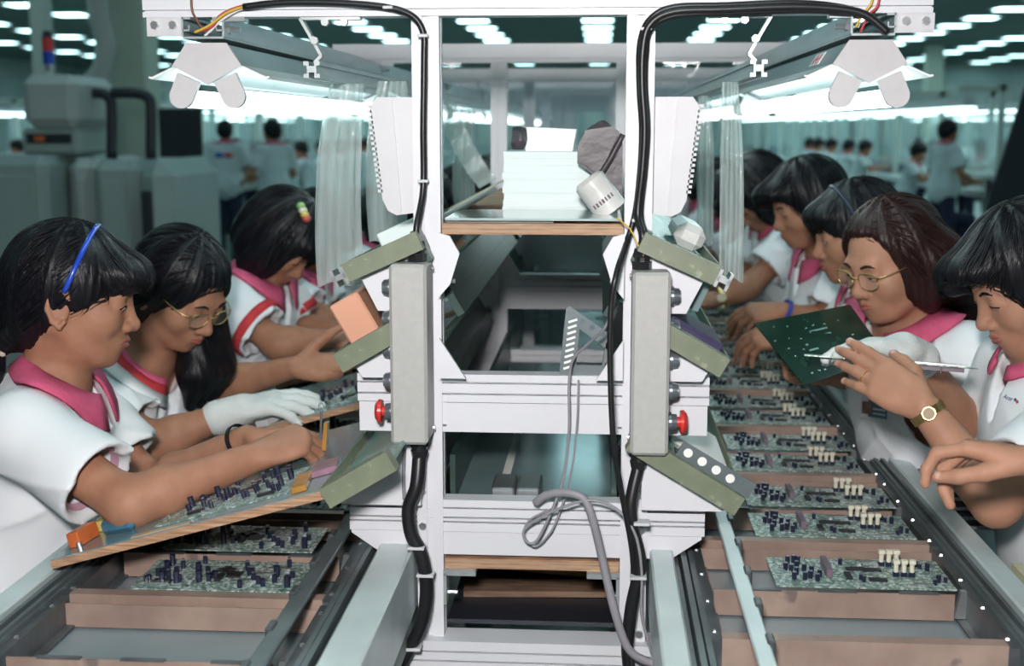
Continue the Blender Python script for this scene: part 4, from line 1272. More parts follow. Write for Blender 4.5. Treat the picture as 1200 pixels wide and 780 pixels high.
# ---------------------------------------------------------------- sloping shelves carried by the frames
def shelf(s, xo, zo, ang, ln, th, y0, y1, label, bar=.030, wall=.055, surf='green_sheet', wy=None, bl=9.):
    """xo, zo: low outer end; rises inwards"""
    a = math.radians(ang); d = V(-s * math.cos(a), 0, math.sin(a)); n = V(s * math.sin(a), 0, math.cos(a))
    O = V(s * xo, 0, zo)
    T = Thing('sloping_shelf', O + V(0, y0, 0), label, 'shelf')
    def q(nm, u0, u1, h0, h1, ya, yb, m):
        c = O + d * (u0 + u1) / 2 + n * (h0 + h1) / 2 + V(0, (ya + yb) / 2, 0)
        mb = MB(); mb.obox(c, d * (u1 - u0) / 2, V(0, (yb - ya) / 2, 0), n * (h1 - h0) / 2); return T.part(nm, mb, m)
    q('end_bar', 0, min(ln, bl), 0, bar, y0 - .028, y0, 'green_paint')
    q('shelf_board', .003, min(ln, bl), bar * .35, bar * .55, y0, y1, surf)
    if ln > bl: q('shelf_board', bl, ln, bar * .35, bar * .55, wy, y1, surf)
    q('outer_lip', 0, .004, 0, bar, y0, y1, 'green_paint')
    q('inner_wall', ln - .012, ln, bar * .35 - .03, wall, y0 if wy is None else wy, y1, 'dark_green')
    return T, O, d, n
SH = {}
for s in (-1, 1):
    w_ = 'tray side' if s < 0 else 'board side'
    SH[s, 3] = shelf(s, .266 if s < 0 else .298, .984 if s < 0 else .944, 31, .108 if s < 0 else .185, .03, FY - (.170 if s < 0 else .035), FY + 1.28, 'lowest green sloping shelf bay at the front of the ' + w_, wy=FY + .04)
    SH[s, 2] = shelf(s, .272, 1.148, 30, .182, .03, FY - .035, FY + 1.28, 'middle green sloping shelf bay at the front of the ' + w_, bl=.128, wy=FY + .045)
    SH[s, 1] = shelf(s, .262, 1.280, 24, .120, .024, FY - .035, FY + 1.28, 'top green sloping shelf bay at the front of the ' + w_, bar=.028, wall=.03)
    T, O, d, n = SH[s, 1]
    mb = MB(); mb.obox(O + d * -.008 + n * .012 + V(0, FY - .045, 0), d * .010, V(0, .02, 0), n * .004)
    for k in (-1, 1): mb.obox(O + d * (-.008 + k * .008) + n * .012 + V(0, FY - .045, 0), d * .0022, V(0, .02, 0), n * .013)
    T.part('rail_end', mb, 'silver')
    for lv in (1, 2, 3):
        r = SH[s, lv][0].root
        for k in range(1, 5):
            copy_tree(r, (r.location.x, r.location.y + k * FP, r.location.z), label=['', 'top', 'middle', 'lowest'][lv] + ' green sloping shelf on the %s, %s bay beyond the front one' % (w_, ORD[k]), group=['', 'top', 'middle', 'lowest'][lv] + ' shelves further down the ' + w_)

# ---------------------------------------------------------------- plywood shelves and the return tray inside the frames
def plyshelf(x0, x1, y0, y1, z0, z1, label, top='ply_top'):
    T = Thing('plywood_shelf', ((x0 + x1) / 2, y0, z0), label, 'shelf')
    n = 3; h = (z1 - z0) / (2 * n - 1)
    for i in range(2 * n - 1):
        mb = MB(); mb.box((x0, y0 + (.0008 if i % 2 else 0), z0 + i * h), (x1, y1, z0 + (i + 1) * h)); T.part('ply_layer', mb, 'ply_edge' if i % 2 == 0 else 'ply_top')
    return T
SZ = 1.361
plyshelf(-.134, .134, FY + .008, FY + 1.27, SZ - .016, SZ, 'plywood shelf under the stack of paper, high in the front frame')
plyshelf(-.134, .134, FY + .008, FY + 1.27, .830, .846, 'plywood shelf low in the front frame above the planks')
T = Thing('return_tray', (0, FY + .05, .915), 'glossy grey sheet-metal return tray between the lower shelves', 'tray')
mb = MB(); mb.box((-.125, FY + .045, .922), (.125, FY + 1.25, .926)); T.part('sheet', mb, 'teal_sheet')
for s in (-1, 1):
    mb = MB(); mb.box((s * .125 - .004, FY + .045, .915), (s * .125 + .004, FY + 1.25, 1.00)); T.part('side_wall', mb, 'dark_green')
mb = MB(); mb.prism([(-.060, .9262), (-.052, .9262), (-.046, .9262), (-.052, .9270)], FY + .05, FY + .9); T.part('tape_strip', mb, 'white_paper')
for i, x in enumerate((-.066, -.026)):
    mb = MB(); mb.bev((x, FY + .046, .926), (x + .037, FY + .13, .948), .003)
    single('metal_block', mb, 'silver', ['brushed metal block on the return tray by the tape strip', 'brushed metal block on the return tray beside its twin'][i], 'block')
for i, (y, z, a) in enumerate(((.20, .742, -.16), (.12, .729, .05), (.34, .756, .06))):
    mb = MB(); c = V(0, FY + .05 + y, z + .012); mb.obox(c, V(.12, .12 * a, .12 * a * .06), V(-.02 * a, .030, 0), V(0, 0, .005))
    single('wood_plank', mb, 'old_wood', ['front plank lying in the dark bottom bay', 'slanted middle plank lying in the dark bottom bay', 'rear plank lying in the dark bottom bay'][i], 'plank')
mb = MB(); mb.box((-.134, FY + .04, .728), (.134, FY + 1.25, .735)); single('bottom_shelf', mb, 'machine_dark', 'dark bottom shelf that holds the planks', 'shelf')
mb = MB(); mb.bev((-.10, FY + .40, .735), (.12, FY + .8, .818), .004); single('storage_box', mb, 'dark_green', 'dark green box at the back of the bottom bay', 'box')

# ---------------------------------------------------------------- things on the upper shelf
T = Thing('paper_stack', (.04, FY + .25, SZ), 'tall stack of pale blue-white sheets on the upper plywood shelf', 'paper stack')
z = SZ
for i in range(9):
    h = (.101) / 9; j = random.uniform(-.002, .002)
    mb = MB(); mb.box((-.060 + j, FY + .235 + j, z), (.128 + j, FY + .50 + j, z + h - .0001)); T.part('ream', mb, 'paper'); z += h
PZ = z
mb = MB(); mb.prism([(-.028, PZ), (.052, PZ), (.058, PZ + .036), (-.026, PZ + .040), (-.024, PZ + .02)], FY + .30, FY + .40)
single('white_carton', mb, 'white_paper', 'bright white folded carton on top of the paper stack', 'carton')
def crumple(nm, c, r, seed, m, label, cat, R=None, vox=.004, amp=.006):
    S = Solid(); rnd = random.Random(seed)
    S.ell(c, r, R, .01)
    for i in range(9):
        d = Vector((rnd.gauss(0, 1), rnd.gauss(0, 1), rnd.gauss(0, 1))).normalized()
        q = Vector(c) + Vector((d.x * r[0], d.y * r[1], d.z * r[2])) * rnd.uniform(.55, .8)
        S.plane(q, d, .003)
    a = np.array([[rnd.uniform(-70, 70) for _ in range(3)] for _ in range(4)], np.float32)
    def disp(P):
        e = 0
        for k in a: e = e + np.abs(np.sin(P @ k))
        return amp * (e / 4 - .6)
    v, q = S.mesh(vox, disp)
    o = link(nm, np_mesh(nm, v - _a(c), q, m), None, c); tag(o, label, cat); 
    me = o.data; me.polygons.foreach_set('use_smooth', np.zeros(len(me.polygons), bool))
    return o
T = Thing('antistatic_bag', (.098, FY + .19, SZ + .055), 'shiny grey antistatic bag leaning on the paper stack', 'bag')
P0 = [(.062, 1.470), (.075, 1.497), (.118, 1.503), (.133, 1.490), (.134, 1.470), (.098, 1.420), (.062, 1.445)]
mb = MB(); n = len(P0)
mb.prism(P0, FY + .185, FY + .205); T.part('pouch', mb, 'antistatic')
mb = MB(); mb.prism([(.066, 1.4655), (.078, 1.4915), (.117, 1.4965), (.126, 1.4875), (.097, 1.4265), (.068, 1.4465)], FY + .176, FY + .186); T.part('bulge', mb, 'antistatic')
mb = MB(); mb.tube([V(.094, FY + .176, 1.422), V(.112, FY + .173, 1.448), V(.134, FY + .176, 1.490)], .0045, 8, 4); T.part('seam', mb, 'antistatic', smooth='all')
mb = MB(); mb.prism([(.134, 1.472), (.134, 1.385), (.100, 1.420)], FY + .188, FY + .20); T.part('flap', mb, 'antistatic')
crumple('antistatic_bag', (-.045, FY + .44, PZ + .022), (.022, .03, .028), 5, 'antistatic', 'small crumpled antistatic bag beside the white carton', 'bag')
crumple('antistatic_bag', (.092, FY + .33, PZ + .024), (.032, .03, .030), 9, 'antistatic', 'crumpled antistatic bag peeping over behind the leaning bag', 'bag')
# white bottle lying against the post
T = Thing('plastic_bottle', (.10, FY + .14, SZ), 'tilted white plastic bottle with printed text beside the post', 'bottle')
a = V(.082, FY + .13, 1.418); b = V(.118, FY + .13, 1.372)
d = (b - a).normalized(); mb = MB(); mb.cyl(a, b, .026, .026, 20); mb.cyl(a, a - d * .006, .026, .020, 20); T.part('body', mb, 'bag_white', True)
for i in range(7):
    c = a.lerp(b, .62) + V(-d.z, 0, d.x) * (-.017 + i * .0055); hgt = math.sqrt(max(0, .0263 ** 2 - (-.017 + i * .0055) ** 2))
    mb = MB(); mb.obox(c - V(0, hgt, 0), d * .0035, V(0, .0003, 0), V(-d.z, 0, d.x) * (.0018 if i % 2 else .0013)); T.part('print', mb, 'print_grey')
# flat sheets
for i, (x0, x1, y0, y1, z0, m, lab) in enumerate(((-.130, .030, .030, .20, SZ, 'glass_sheet', 'lowest clear plastic sheet lying on the upper shelf'), (-.130, .131, .014, .22, SZ + .004, 'glass_sheet', 'clear plastic sheet lying on another at the shelf edge'))):
    mb = MB(); mb.box((x0, FY + y0, z0), (x1, FY + y1, z0 + .0035)); single('plastic_sheet', mb, m, lab, 'sheet')
mb = MB(); mb.obox(V(-.105, FY + .34, SZ + .030), V(.045, .0, .024), V(.0, .12, 0), V(-.0008, 0, .0015)); single('green_board', mb, 'green_paint', 'thin green board propped up on the upper shelf', 'board')

# ---------------------------------------------------------------- control boxes on the front posts
def control_box(s, z0, z1, label):
    x0, x1 = (.146, .200); x0, x1 = (s * x0, s * x1) if s > 0 else (-x1, -x0)
    y0, y1 = FY - .082, FY - .006
    T = Thing('control_box', ((x0 + x1) / 2, (y0 + y1) / 2, z0), label, 'control box')
    mb = MB(); mb.bev((x0, y0, z0), (x1, y1, z1), .0045); T.part('housing', mb, 'grey_box')
    mb = MB(); mb.box((x0 + .004, y1, z0 + .01), (x1 - .004, y1 + .005, z1 - .01)); T.part('back_plate', mb, 'duct_grey')
    xs = s * .200; dz = (z1 - z0)
    for i in range(5):
        z = z1 - dz * (.145 + .175 * i); y = (y0 + y1) / 2 + .004
        red = i == 4
        mb = MB(); mb.cyl((xs, y, z), (xs + s * .006, y, z), .0145, n=16); mb.cyl((xs + s * .006, y, z), (xs + s * .014, y, z), .0125, .0115, 16)
        o = T.part('push_button', mb, 'button_steel', True)
        mb = MB()
        if red:
            mb.cyl((xs + s * .014, y, z), (xs + s * .020, y, z), .008, n=14); mb.cyl((xs + s * .019, y, z), (xs + s * .024, y, z), .017, .018, 18); mb.cyl((xs + s * .024, y, z), (xs + s * .029, y, z), .018, .012, 18)
            T.part('stop_knob', mb, 'red_plastic', True, label='red mushroom stop button', parent=o)
        else:
            mb.cyl((xs + s * .014, y, z), (xs + s * .016, y, z), .009, n=14); T.part('button_cap', mb, 'dark_alu', True, parent=o)
    gx, gy = (x0 + x1) / 2 + (.008 if s < 0 else -.013), (y0 + y1) / 2 + .006
    for za, zb in ((z1, 1), (z0, -1)):
        mb = MB(); mb.cyl((gx, gy, za), (gx, gy, za + zb * .012), .014, n=8); mb.cyl((gx, gy, za + zb * .012), (gx, gy, za + zb * .020), .0115, n=12); mb.cyl((gx, gy, za + zb * .018), (gx, gy, za + zb * .030), .0135, .011, 8); T.part('cable_gland', mb, 'black_plastic')
    for zz in (z0 + .012, z1 - .012):
        mb = MB(); xx = x1 if s < 0 else x0; mb.cyl((xx, y1 - .015, zz), (xx + (.003 if s < 0 else -.003), y1 - .015, zz), .004, n=8); T.part('screw', mb, 'silver')
    return gx, gy
LGX, LGY = control_box(-1, 1.046, 1.309, 'grey control box with side buttons on the tray-side post')
RGX, RGY = control_box(1, 1.036, 1.300, 'grey control box with side buttons on the board-side post')

# ---------------------------------------------------------------- cables
def cable(nm, pts, r, m, label, ties=(), cat='cable', n=8):
    T = Thing(nm, pts[-1], label, cat)
    mb = MB(); mb.tube(pts, r, n, 6); T.part('sheath', mb, m, smooth='all')
    for t in ties:
        t = Vector(t); mb = MB(); mb.bev(t - V(r + .0025, r + .0025, .0022), t + V(r + .0025, r + .0025, .0022), .001); T.part('cable_tie', mb, 'tie')
    return T
yb = FY - .018
top = lambda x, y, Y=FY - .018: at(x, y, Y)
cable('power_cable', [top(285, 8), top(330, 3), top(390, 3), top(450, 8), top(482, 18), top(496, 38), top(497, 70), top(496, 150), top(496, 220), V(LGX, LGY, 1.36), V(LGX, LGY, 1.335)], .0048, 'black_rubber', 'thin black cable running down the tray-side post into its box', [top(455, 9), top(496, 42), top(496, 212)])
cable('power_cable', [V(LGX, LGY, 1.02), at(488, 570, FY - .05), at(479, 595, FY - .05), at(482, 625, FY - .05), at(494, 650, FY - .05), at(500, 690, FY - .05), at(494, 730, FY - .05), at(478, 762, FY - .05), at(455, 800, FY - .06)], .0105, 'black_rubber', 'thick black cable snaking down below the tray-side control box', [at(488, 640, FY - .05), at(499, 672, FY - .05), at(484, 758, FY - .05)], n=12)
for i, o in enumerate((0, 7, 13)):
    e = [(1040, 38), (1015, 18), (985, 8 + o * .4), (930, 3 + o * .7), (850, 6 + o * .7), (790, 8 + o * .8), (762, 22 + o * .9), (750 + o * .5, 50 + o), (749 + o * .5, 100), (752 + o * .5, 150), (750 + o * .4, 200), (744 + o * .5, 250)]
    pts = [top(x, y, FY - .020 - .004 * (i % 2)) for x, y in e]
    if i == 0: pts += [at(734, 285, FY - .03), at(723, 318, FY - .09), at(716, 360, FY - .095), at(715, 430, FY - .095), at(719, 520, FY - .095), at(729, 580, FY - .07), at(742, 660, FY - .05), at(738, 740, FY - .05), at(742, 790, FY - .06)]
    if i == 1: pts += [V(RGX, RGY, 1.35), V(RGX, RGY, 1.325)]
    if i == 2: pts += [V(RGX + .006, RGY, 1.345), V(RGX + .006, RGY, 1.325)]
    cable('power_cable', pts, (.0042, .0058, .0048)[i], 'black_rubber', ['black cable looping past the board-side box down to the floor', 'thickest black cable dropping along the board-side post', 'black cable bundled beside the thickest one on the post'][i], [top(795, 12), top(757, 34), top(747, 258)] if i == 1 else ())
cable('power_cable', [V(RGX, RGY, 1.010), at(739, 590, FY - .05), at(742, 620, FY - .05), at(750, 660, FY - .05), at(740, 710, FY - .05), at(735, 760, FY - .05), at(740, 800, FY - .05)], .0095, 'black_rubber', 'thick black cable dropping below the board-side control box', [at(752, 612, FY - .055), at(748, 675, FY - .055)], n=12)
cable('grey_cable', [at(628, 589, FY - .02), at(640, 580, FY - .03), at(662, 577, FY - .04), at(684, 584, FY - .045), at(695, 610, FY - .05), at(706, 655, FY - .05), at(720, 715, FY - .06), at(738, 762, FY - .06), at(768, 778, FY - .06)], .0065, 'grey_cable', 'thick grey cable arching over the lower beam', n=10)
cable('grey_cable', [at(722, 330, FY - .09), at(712, 378, FY - .09), at(690, 402, FY - .05), at(672, 420, FY - .03), at(667, 450, FY - .02), at(667, 500, FY - .02), at(662, 550, FY - .02), at(650, 590, FY - .03), at(630, 632, FY - .03), at(617, 634, FY - .03), at(616, 618, FY - .03), at(650, 598, FY - .04), at(690, 586, FY - .05), at(722, 596, FY - .05), at(744, 625, FY - .06), at(752, 670, FY - .06), at(752, 720, FY - .06), at(764, 765, FY - .06)], .0022, 'grey_cable', 'thin grey cable hanging in a loop before the lower beam')
cable('grey_cable', [at(678, 445, FY - .012), at(676, 500, FY - .012), at(668, 560, FY - .012), at(652, 610, FY - .02), at(640, 630, FY - .02), at(626, 640, FY - .02), at(614, 626, FY - .02), at(622, 608, FY - .02), at(652, 594, FY - .03)], .0016, 'grey_cable', 'second thin grey cable looped beside the first')
cable('grey_cable', [at(474, 525, FY - .03), at(473, 560, FY - .03), at(474, 585, FY - .03)], .0030, 'grey_cable', 'short grey lead behind the tray-side control box')
cable('grey_cable', [at(503, 690, FY - .04), at(496, 720, FY - .04), at(486, 750, FY - .045), at(470, 790, FY - .05)], .0022, 'grey_cable', 'thin grey lead beside the thick black cable')
# coloured leads in the trunking mouths
def leads(L, lab):
    for i, (pts, m) in enumerate(L):
        cable('lead_wire', [at(x, y, FY - .014 - .003 * (i % 3)) for x, y in pts], .0019, m, lab % ['yellow', 'red', 'white', 'brown', 'second yellow'][['yellow_wire', 'red_wire', 'white_wire', 'brown_wire', 'yy'].index(m)], n=6, cat='wire')
leads([([(320, 3), (285, 10), (262, 22), (248, 35), (240, 42)], 'white_wire'), ([(316, 2), (280, 8), (258, 18), (250, 30), (236, 36)], 'red_wire'),
       ([(300, 4), (268, 14), (245, 30), (228, 38)], 'yellow_wire'), ([(224, -8), (225, 12), (231, 24), (238, 36)], 'brown_wire')], '%s lead spilling into the tray-side cable channel')
leads([([(1024, -8), (1020, 6), (1010, 18), (1003, 32)], 'yellow_wire'), ([(1031, -8), (1028, 8), (1018, 18), (1008, 38)], 'red_wire')], '%s lead dropping into the board-side cable channel')
cable('lead_wire', [at(722, 255, FY - .03), at(738, 268, FY - .04), at(748, 288, FY - .045), at(754, 300, FY - .05)], .0012, 'yellow_wire', 'short yellow lead at the gland of the board-side box', n=6, cat='wire')

# ---------------------------------------------------------------- slotted wiring ducts hung on the posts
for s in (-1, 1):
    T = Thing('wiring_duct', (s * .215, FY + .04, 1.375), 'grey slotted wiring duct with toothed edge on the ' + ('tray-side' if s < 0 else 'board-side') + ' post', 'wiring duct')
    P = [(.176, 1.375), (.205, 1.371), (.218, 1.378), (.226, 1.395), (.243, 1.530), (.232, 1.545), (.178, 1.545)]
    mb = MB(); mb.prism([(s * a, b) for a, b in P], FY + .030, FY + .034); T.part('side_plate', mb, 'duct_grey')
    mb = MB(); mb.prism([(s * a, b) for a, b in ((.197, 1.376), (.2, 1.376), (.212, 1.542), (.209, 1.542))], FY + .027, FY + .030); T.part('fold', mb, 'duct_grey')
    mb = MB(); mb.box((min(s * .176, s * .18), FY + .034, 1.378), (max(s * .176, s * .18), FY + .08, 1.545)); T.part('back_plate', mb, 'duct_grey')
    for i in range(17):
        z = 1.405 + i * .0078; xx = .2262 + (z - 1.395) * .126
        mb = MB(); mb.box((min(s * (xx - .002), s * (xx + .005)), FY + .030, z), (max(s * (xx - .002), s * (xx + .005)), FY + .034, z + .0042)); T.part('tooth', mb, 'duct_grey')

# ---------------------------------------------------------------- clear plastic strips hanging from the rails
def hang(px0, px1, py0, py1, Y, label, seed, bow=.01):
    rnd = random.Random(seed); mb = MB(); nu, nv = 16, 34
    a = at((px0 + px1) / 2, py0, Y); b = at((px0 + px1) / 2, py1, Y); w = (at(px1, 200, Y) - at(px0, 200, Y)).length
    for j in range(nv + 1):
        t = j / nv
        for i in range(nu + 1):
            u = i / nu - .5
            gat = .75 + .25 * min(1, t * 3)
            x = a.x + (b.x - a.x) * t + u * w * gat - bow * math.sin(t * 2.6)
            y = Y + .007 * math.sin(u * 16 + seed + 2 * t) * (1.2 - t * .6) + .010 * math.sin(t * 5 + seed) * u + (.02 * abs(u) if t < .1 else 0)
            mb.v.append((x, y, a.z + (b.z - a.z) * t + .004 * math.sin(u * 9 + seed) * t))
    for j in range(nv):
        for i in range(nu):
            k = j * (nu + 1) + i; mb.f.append((k, k + 1, k + nu + 2, k + nu + 1))
    single('plastic_strip', mb, 'clear_strip', label, 'plastic strip', smooth='all')
hang(377, 432, 98, 333, 2.06, 'wide crinkled clear plastic strip hanging before the hair-clip woman', 3, .012)
hang(436, 482, 95, 285, 2.35, 'clear plastic strip hanging behind the tray-side wiring duct', 5)
hang(842, 870, 96, 328, 2.06, 'long clear plastic strip hanging nearest the board-holding women', 7, -.002)
hang(817, 836, 112, 286, 2.75, 'shorter narrow clear plastic strip hanging behind the long one', 9, .0)
mb = MB(); q0 = at(520, 120, 2.9); q1 = at(572, 215, 2.9)
N_ = 12
for k in range(N_ + 1):
    t = k / N_; c = q0.lerp(q1, t) + V(0, 0, -.02 * math.sin(t * 3.1))
    mb.v += [tuple(c + V(-.02, .004 * math.sin(k * 1.9), -.01)), tuple(c + V(.02, .004 * math.cos(k * 1.7), .012))]
mb.f = [(2 * k, 2 * k + 1, 2 * k + 3, 2 * k + 2) for k in range(N_)]
single('plastic_strip', mb, 'clear_strip', 'clear plastic strip draped slantwise between the first two frames', 'plastic strip', smooth='all')
hang(535, 560, 128, 250, 3.35, 'clear plastic strip hanging past the second frame', 11)

# ---------------------------------------------------------------- odd things on the sloping shelves
def on_shelf(key, nm, u, y, su, sy, sh, m, label, cat, h=.018, rot=0., b=.002):
    T, O, d, n = SH[key]; c = O + d * u + n * (h + sh / 2) + V(0, y, 0)
    R = Matrix((d, V(0, 1, 0), n)).transposed()
    mb = MB(); mb.bev((-su / 2, -sy / 2, -sh / 2), (su / 2, sy / 2, sh / 2), b)
    o = link(nm, mb.mesh(nm, m), None, c); o.rotation_euler = (R @ Matrix.Rotation(rot, 3, 'Y')).to_euler()
    return tag(o, label, cat)
on_shelf((-1, 2), 'foam_block', .035, FY + .10, .050, .16, .075, 'salmon', 'salmon pink foam block on the middle shelf by the buttons', 'block', .0165, .0, .003)
on_shelf((-1, 1), 'parts_bin', .06, FY + .25, .07, .2, .03, 'paper', 'pale parts bin on the top shelf of the tray side', 'bin', .0155)
on_shelf((1, 2), 'plastic_case', .055, FY + .06, .095, .16, .022, 'purple_plastic', 'dark purple plastic case on the middle shelf by the buttons', 'case', .0165, 0, .006)
on_shelf((1, 1), 'parts_bin', .035, FY + .30, .05, .2, .04, 'bag_white', 'cloudy white bag of parts on the top shelf of the board side', 'bin', .0155, 0, .012)
on_shelf((1, 3), 'packing_sheet', .06, FY + .20, .10, .20, .012, 'white_paper', 'white folded sheet on the lowest shelf behind the drilled strip', 'sheet', .0165)
# drilled metal strip lying along the lowest board-side shelf
T, O, d, n = SH[1, 3]
T2 = Thing('drilled_strip', O + d * .02 + n * .03 + V(0, FY - .04, 0), 'grey metal strip with round holes on the lowest green shelf', 'metal strip')
c = O + d * .055 + n * .0415 + V(0, FY - .045, 0)
mb = MB(); mb.obox(c, d * .062, V(0, .002, 0), n * .012); T2.part('strip', mb, 'dark_alu')
for i in range(5):
    cc = c + d * (-.048 + i * .024); mb = MB(); mb.cyl(cc - V(0, .0028, 0), cc - V(0, .0015, 0), .0068, n=12); T2.part('hole', mb, 'white_paper' if i else 'dark_alu')
mb = MB(); mb.obox(c + V(0, .02, 0) - n * .011, d * .062, V(0, .02, 0), n * .001); T2.part('foot', mb, 'dark_alu')
# teal box slung under the board-side top shelf
T, O, d, n = SH[1, 1]
mb = MB(); mb.obox(O + d * .030 - n * .030 + V(0, FY + .12, 0), d * .035, V(0, .10, 0), n * .022); single('teal_box', mb, 'teal_sheet', 'teal metal box below the top shelf on the board side', 'box')
# slotted computer bracket standing on the upper beam
T = Thing('slotted_bracket', (.075, FY + .02, 1.135), 'slotted grey steel bracket standing on the upper beam', 'bracket')
P = at(658, 440, FY); B0 = V(P.x, FY + .01, 1.1355)
mb = MB(); mb.obox(B0 + V(.004, .01, .048), V(.0015, .012, .0), V(.003, .0, .048), V(.0, .0012, 0)); 
mb = MB(); mb.prism([(B0.x - .004, 1.1355), (B0.x + .020, 1.1355), (B0.x + .028, 1.225), (B0.x + .006, 1.235)], FY + .008, FY + .0095); pl = T.part('plate', mb, 'dark_alu')
for i in range(9):
    z = 1.147 + i * .0088; mb = MB(); x = B0.x + .004 + i * .0009; mb.obox(V(x + .005, FY + .0072, z), V(.0065, 0, .0022), V(0, .0006, 0), V(-.0005, 0, .0016)); T.part('slot', mb, 'white_paper', parent=pl)
mb = MB(); mb.prism([(B0.x + .006, 1.235), (B0.x + .010, 1.240), (B0.x + .072, 1.197), (B0.x + .070, 1.172), (B0.x + .020, 1.210)], FY + .010, FY + .012); fl_ = T.part('flange', mb, 'dark_alu')
for i in range(4):
    c = V(B0.x + .014 + i * .0155, FY + .0092, 1.2265 - i * .0095); mb = MB(); mb.cyl(c, c + V(0, .0012, 0), .0042, n=10); T.part('hole', mb, 'bin_foam' if i else 'white_paper', parent=fl_)
mb = MB(); mb.prism([(B0.x + .014, 1.1355), (B0.x + .062, 1.1355), (B0.x + .064, 1.150), (B0.x + .016, 1.150)], FY + .012, FY + .034); T.part('foot', mb, 'dark_alu')
mb = MB(); mb.prism([(B0.x + .060, 1.150), (B0.x + .064, 1.150), (B0.x + .072, 1.185), (B0.x + .066, 1.185)], FY + .010, FY + .030); T.part('strut', mb, 'dark_alu')

# ---------------------------------------------------------------- things beside the board-side rail
T = Thing('side_shelf', (.82, 1.3, 0), 'narrow white side shelf on brackets beside the board-side rail', 'shelf')
mb = MB(); mb.box((.705, 1.25, .742), (.99, 1.93, .760)); T.part('top', mb, 'bin_white')
for y in (1.3, 1.85):
    for x in (.72, .95):
        mb = MB(); mb.box((x, y, 0), (x + .03, y + .03, .742)); T.part('leg', mb, 'bare_alu')
T = Thing('foam_tray', (.85, 1.75, .760), 'white box lined with dark foam beside the rail', 'box')
x0, x1, y0, y1, z0, z1 = .735, .985, 1.60, 1.90, .760, .838
for lo, hi in (((x0, y0, z0), (x1, y0 + .008, z1)), ((x0, y1 - .008, z0), (x1, y1, z1)), ((x0, y0 + .008, z0), (x0 + .008, y1 - .008, z1)), ((x1 - .008, y0 + .008, z0), (x1, y1 - .008, z1)), ((x0 + .008, y0 + .008, z0), (x1 - .008, y1 - .008, z0 + .008))):
    mb = MB(); mb.box(lo, hi); T.part('wall', mb, 'bin_white')
mb = MB(); mb.box((x0 + .03, y0 + .03, z0 + .008), (x1 - .012, y1 - .02, z1 - .012)); T.part('foam', mb, 'bin_foam')
mb = MB(); mb.obox(V(.732, 1.74, .846), V(.008, 0, 0), V(0, .16, 0), V(0, 0, .007)); single('wood_batten', mb, 'batten', 'pale wooden batten on the rim of the foam-lined box', 'batten')
mb = MB(); mb.bev((.715, 1.735, .760), (.732, 1.775, .842), .004); single('orange_clip', mb, 'orange', 'orange plastic clip gripping the wooden batten', 'clip')
T = Thing('vented_tray', (.74, 2.28, .0), 'white louvred plastic tray beyond the rail near the watch arm', 'tray')
c = at(1085, 512, 2.30)
mb = MB(); mb.bev((.712, 2.22, .800), (.800, 2.36, .885), .004); T.part('body', mb, 'bin_white')
for i in range(4):
    mb = MB(); mb.box((.712 + .01, 2.212, .812 + i * .017), (.79, 2.22, .820 + i * .017)); T.part('louvre', mb, 'ic_black')
mb = MB(); mb.box((.74, 2.26, 0), (.77, 2.29, .80)); T.part('stand', mb, 'bare_alu')
crumple('purple_cloth', (.765, 2.44, .84), (.060, .060, .065), 21, 'purple_cloth', 'purple folded cloth beyond the rail below the name badge', 'cloth', amp=.01)
mb = MB(); mb.box((.71, 2.39, .755), (.82, 2.49, .785)); mb.box((.75, 2.42, 0), (.78, 2.45, .755)); single('cloth_stand', mb, 'bin_white', 'small white stand under the purple cloth', 'stand')

# printed sticker on the first board-side lamp housing
T = Thing('lamp_sticker', (.44, 2.05, 1.60), 'small white sticker with red print on the board-side lamp', 'sticker')
a0, b0 = V(.478 - .031, 0, 1.6175), V(.478 - .046, 0, 1.5945); dd = (b0 - a0); nn = V(-.8, 0, .55).normalized(); cc = (a0 + b0) / 2 + nn * .0012
mb = MB(); mb.obox(cc + V(0, 2.09, 0), V(0, .045, 0), dd * .42, nn * .0006); T.part('paper', mb, 'white_paper')
for i in range(4):
    mb = MB(); mb.obox(cc + V(0, 2.065 + i * .014, 0) + dd * (.12 if i % 2 else -.1) + nn * .0009, V(0, .004, 0), dd * .16, nn * .0004); T.part('print', mb, 'text_red')

# ---------------------------------------------------------------- the workers
random.seed(5)
def A(*a): return at(*a)
# left side, nearest: blue headband
wr = A(297, 536, 1.90)
W1 = person('person', 'woman in white polo with blue headband and low ponytail, fist over tray', A(62, 446, 2.02), (math.cos(.2), math.sin(.2)), .15, A(86, 345, 2.02), (13, 11, 0),
    {'R': (A(152, 590, 1.80), wr, A(362, 512, 1.95) - wr, (0.15, .5, -.85), 'pinch', False),
     'L': (A(178, 570, 2.14), A(290, 514, 2.06), (1, -.12, -.02), (0, -.5, -.8), 'pinch', False)}, hair='tied', vox=.0026, sc=.98, hs=.985)
hairband(W1, 'headband_blue', label='shiny blue headband', a0=-4)
F = W1.F
mb = MB(); c0 = V(*F.P((-.112, 0, -.105))); ax = F.D((-.5, 0, -.86)); q1 = ax.orthogonal().normalized(); q2 = ax.cross(q1)
mb.tube([c0 + (q1 * math.cos(t * .5236) + q2 * math.sin(t * .5236)) * .0235 for t in range(13)], .0045, 8, 0); W1.part('hair_tie', mb, 'relay_cream', smooth='all')
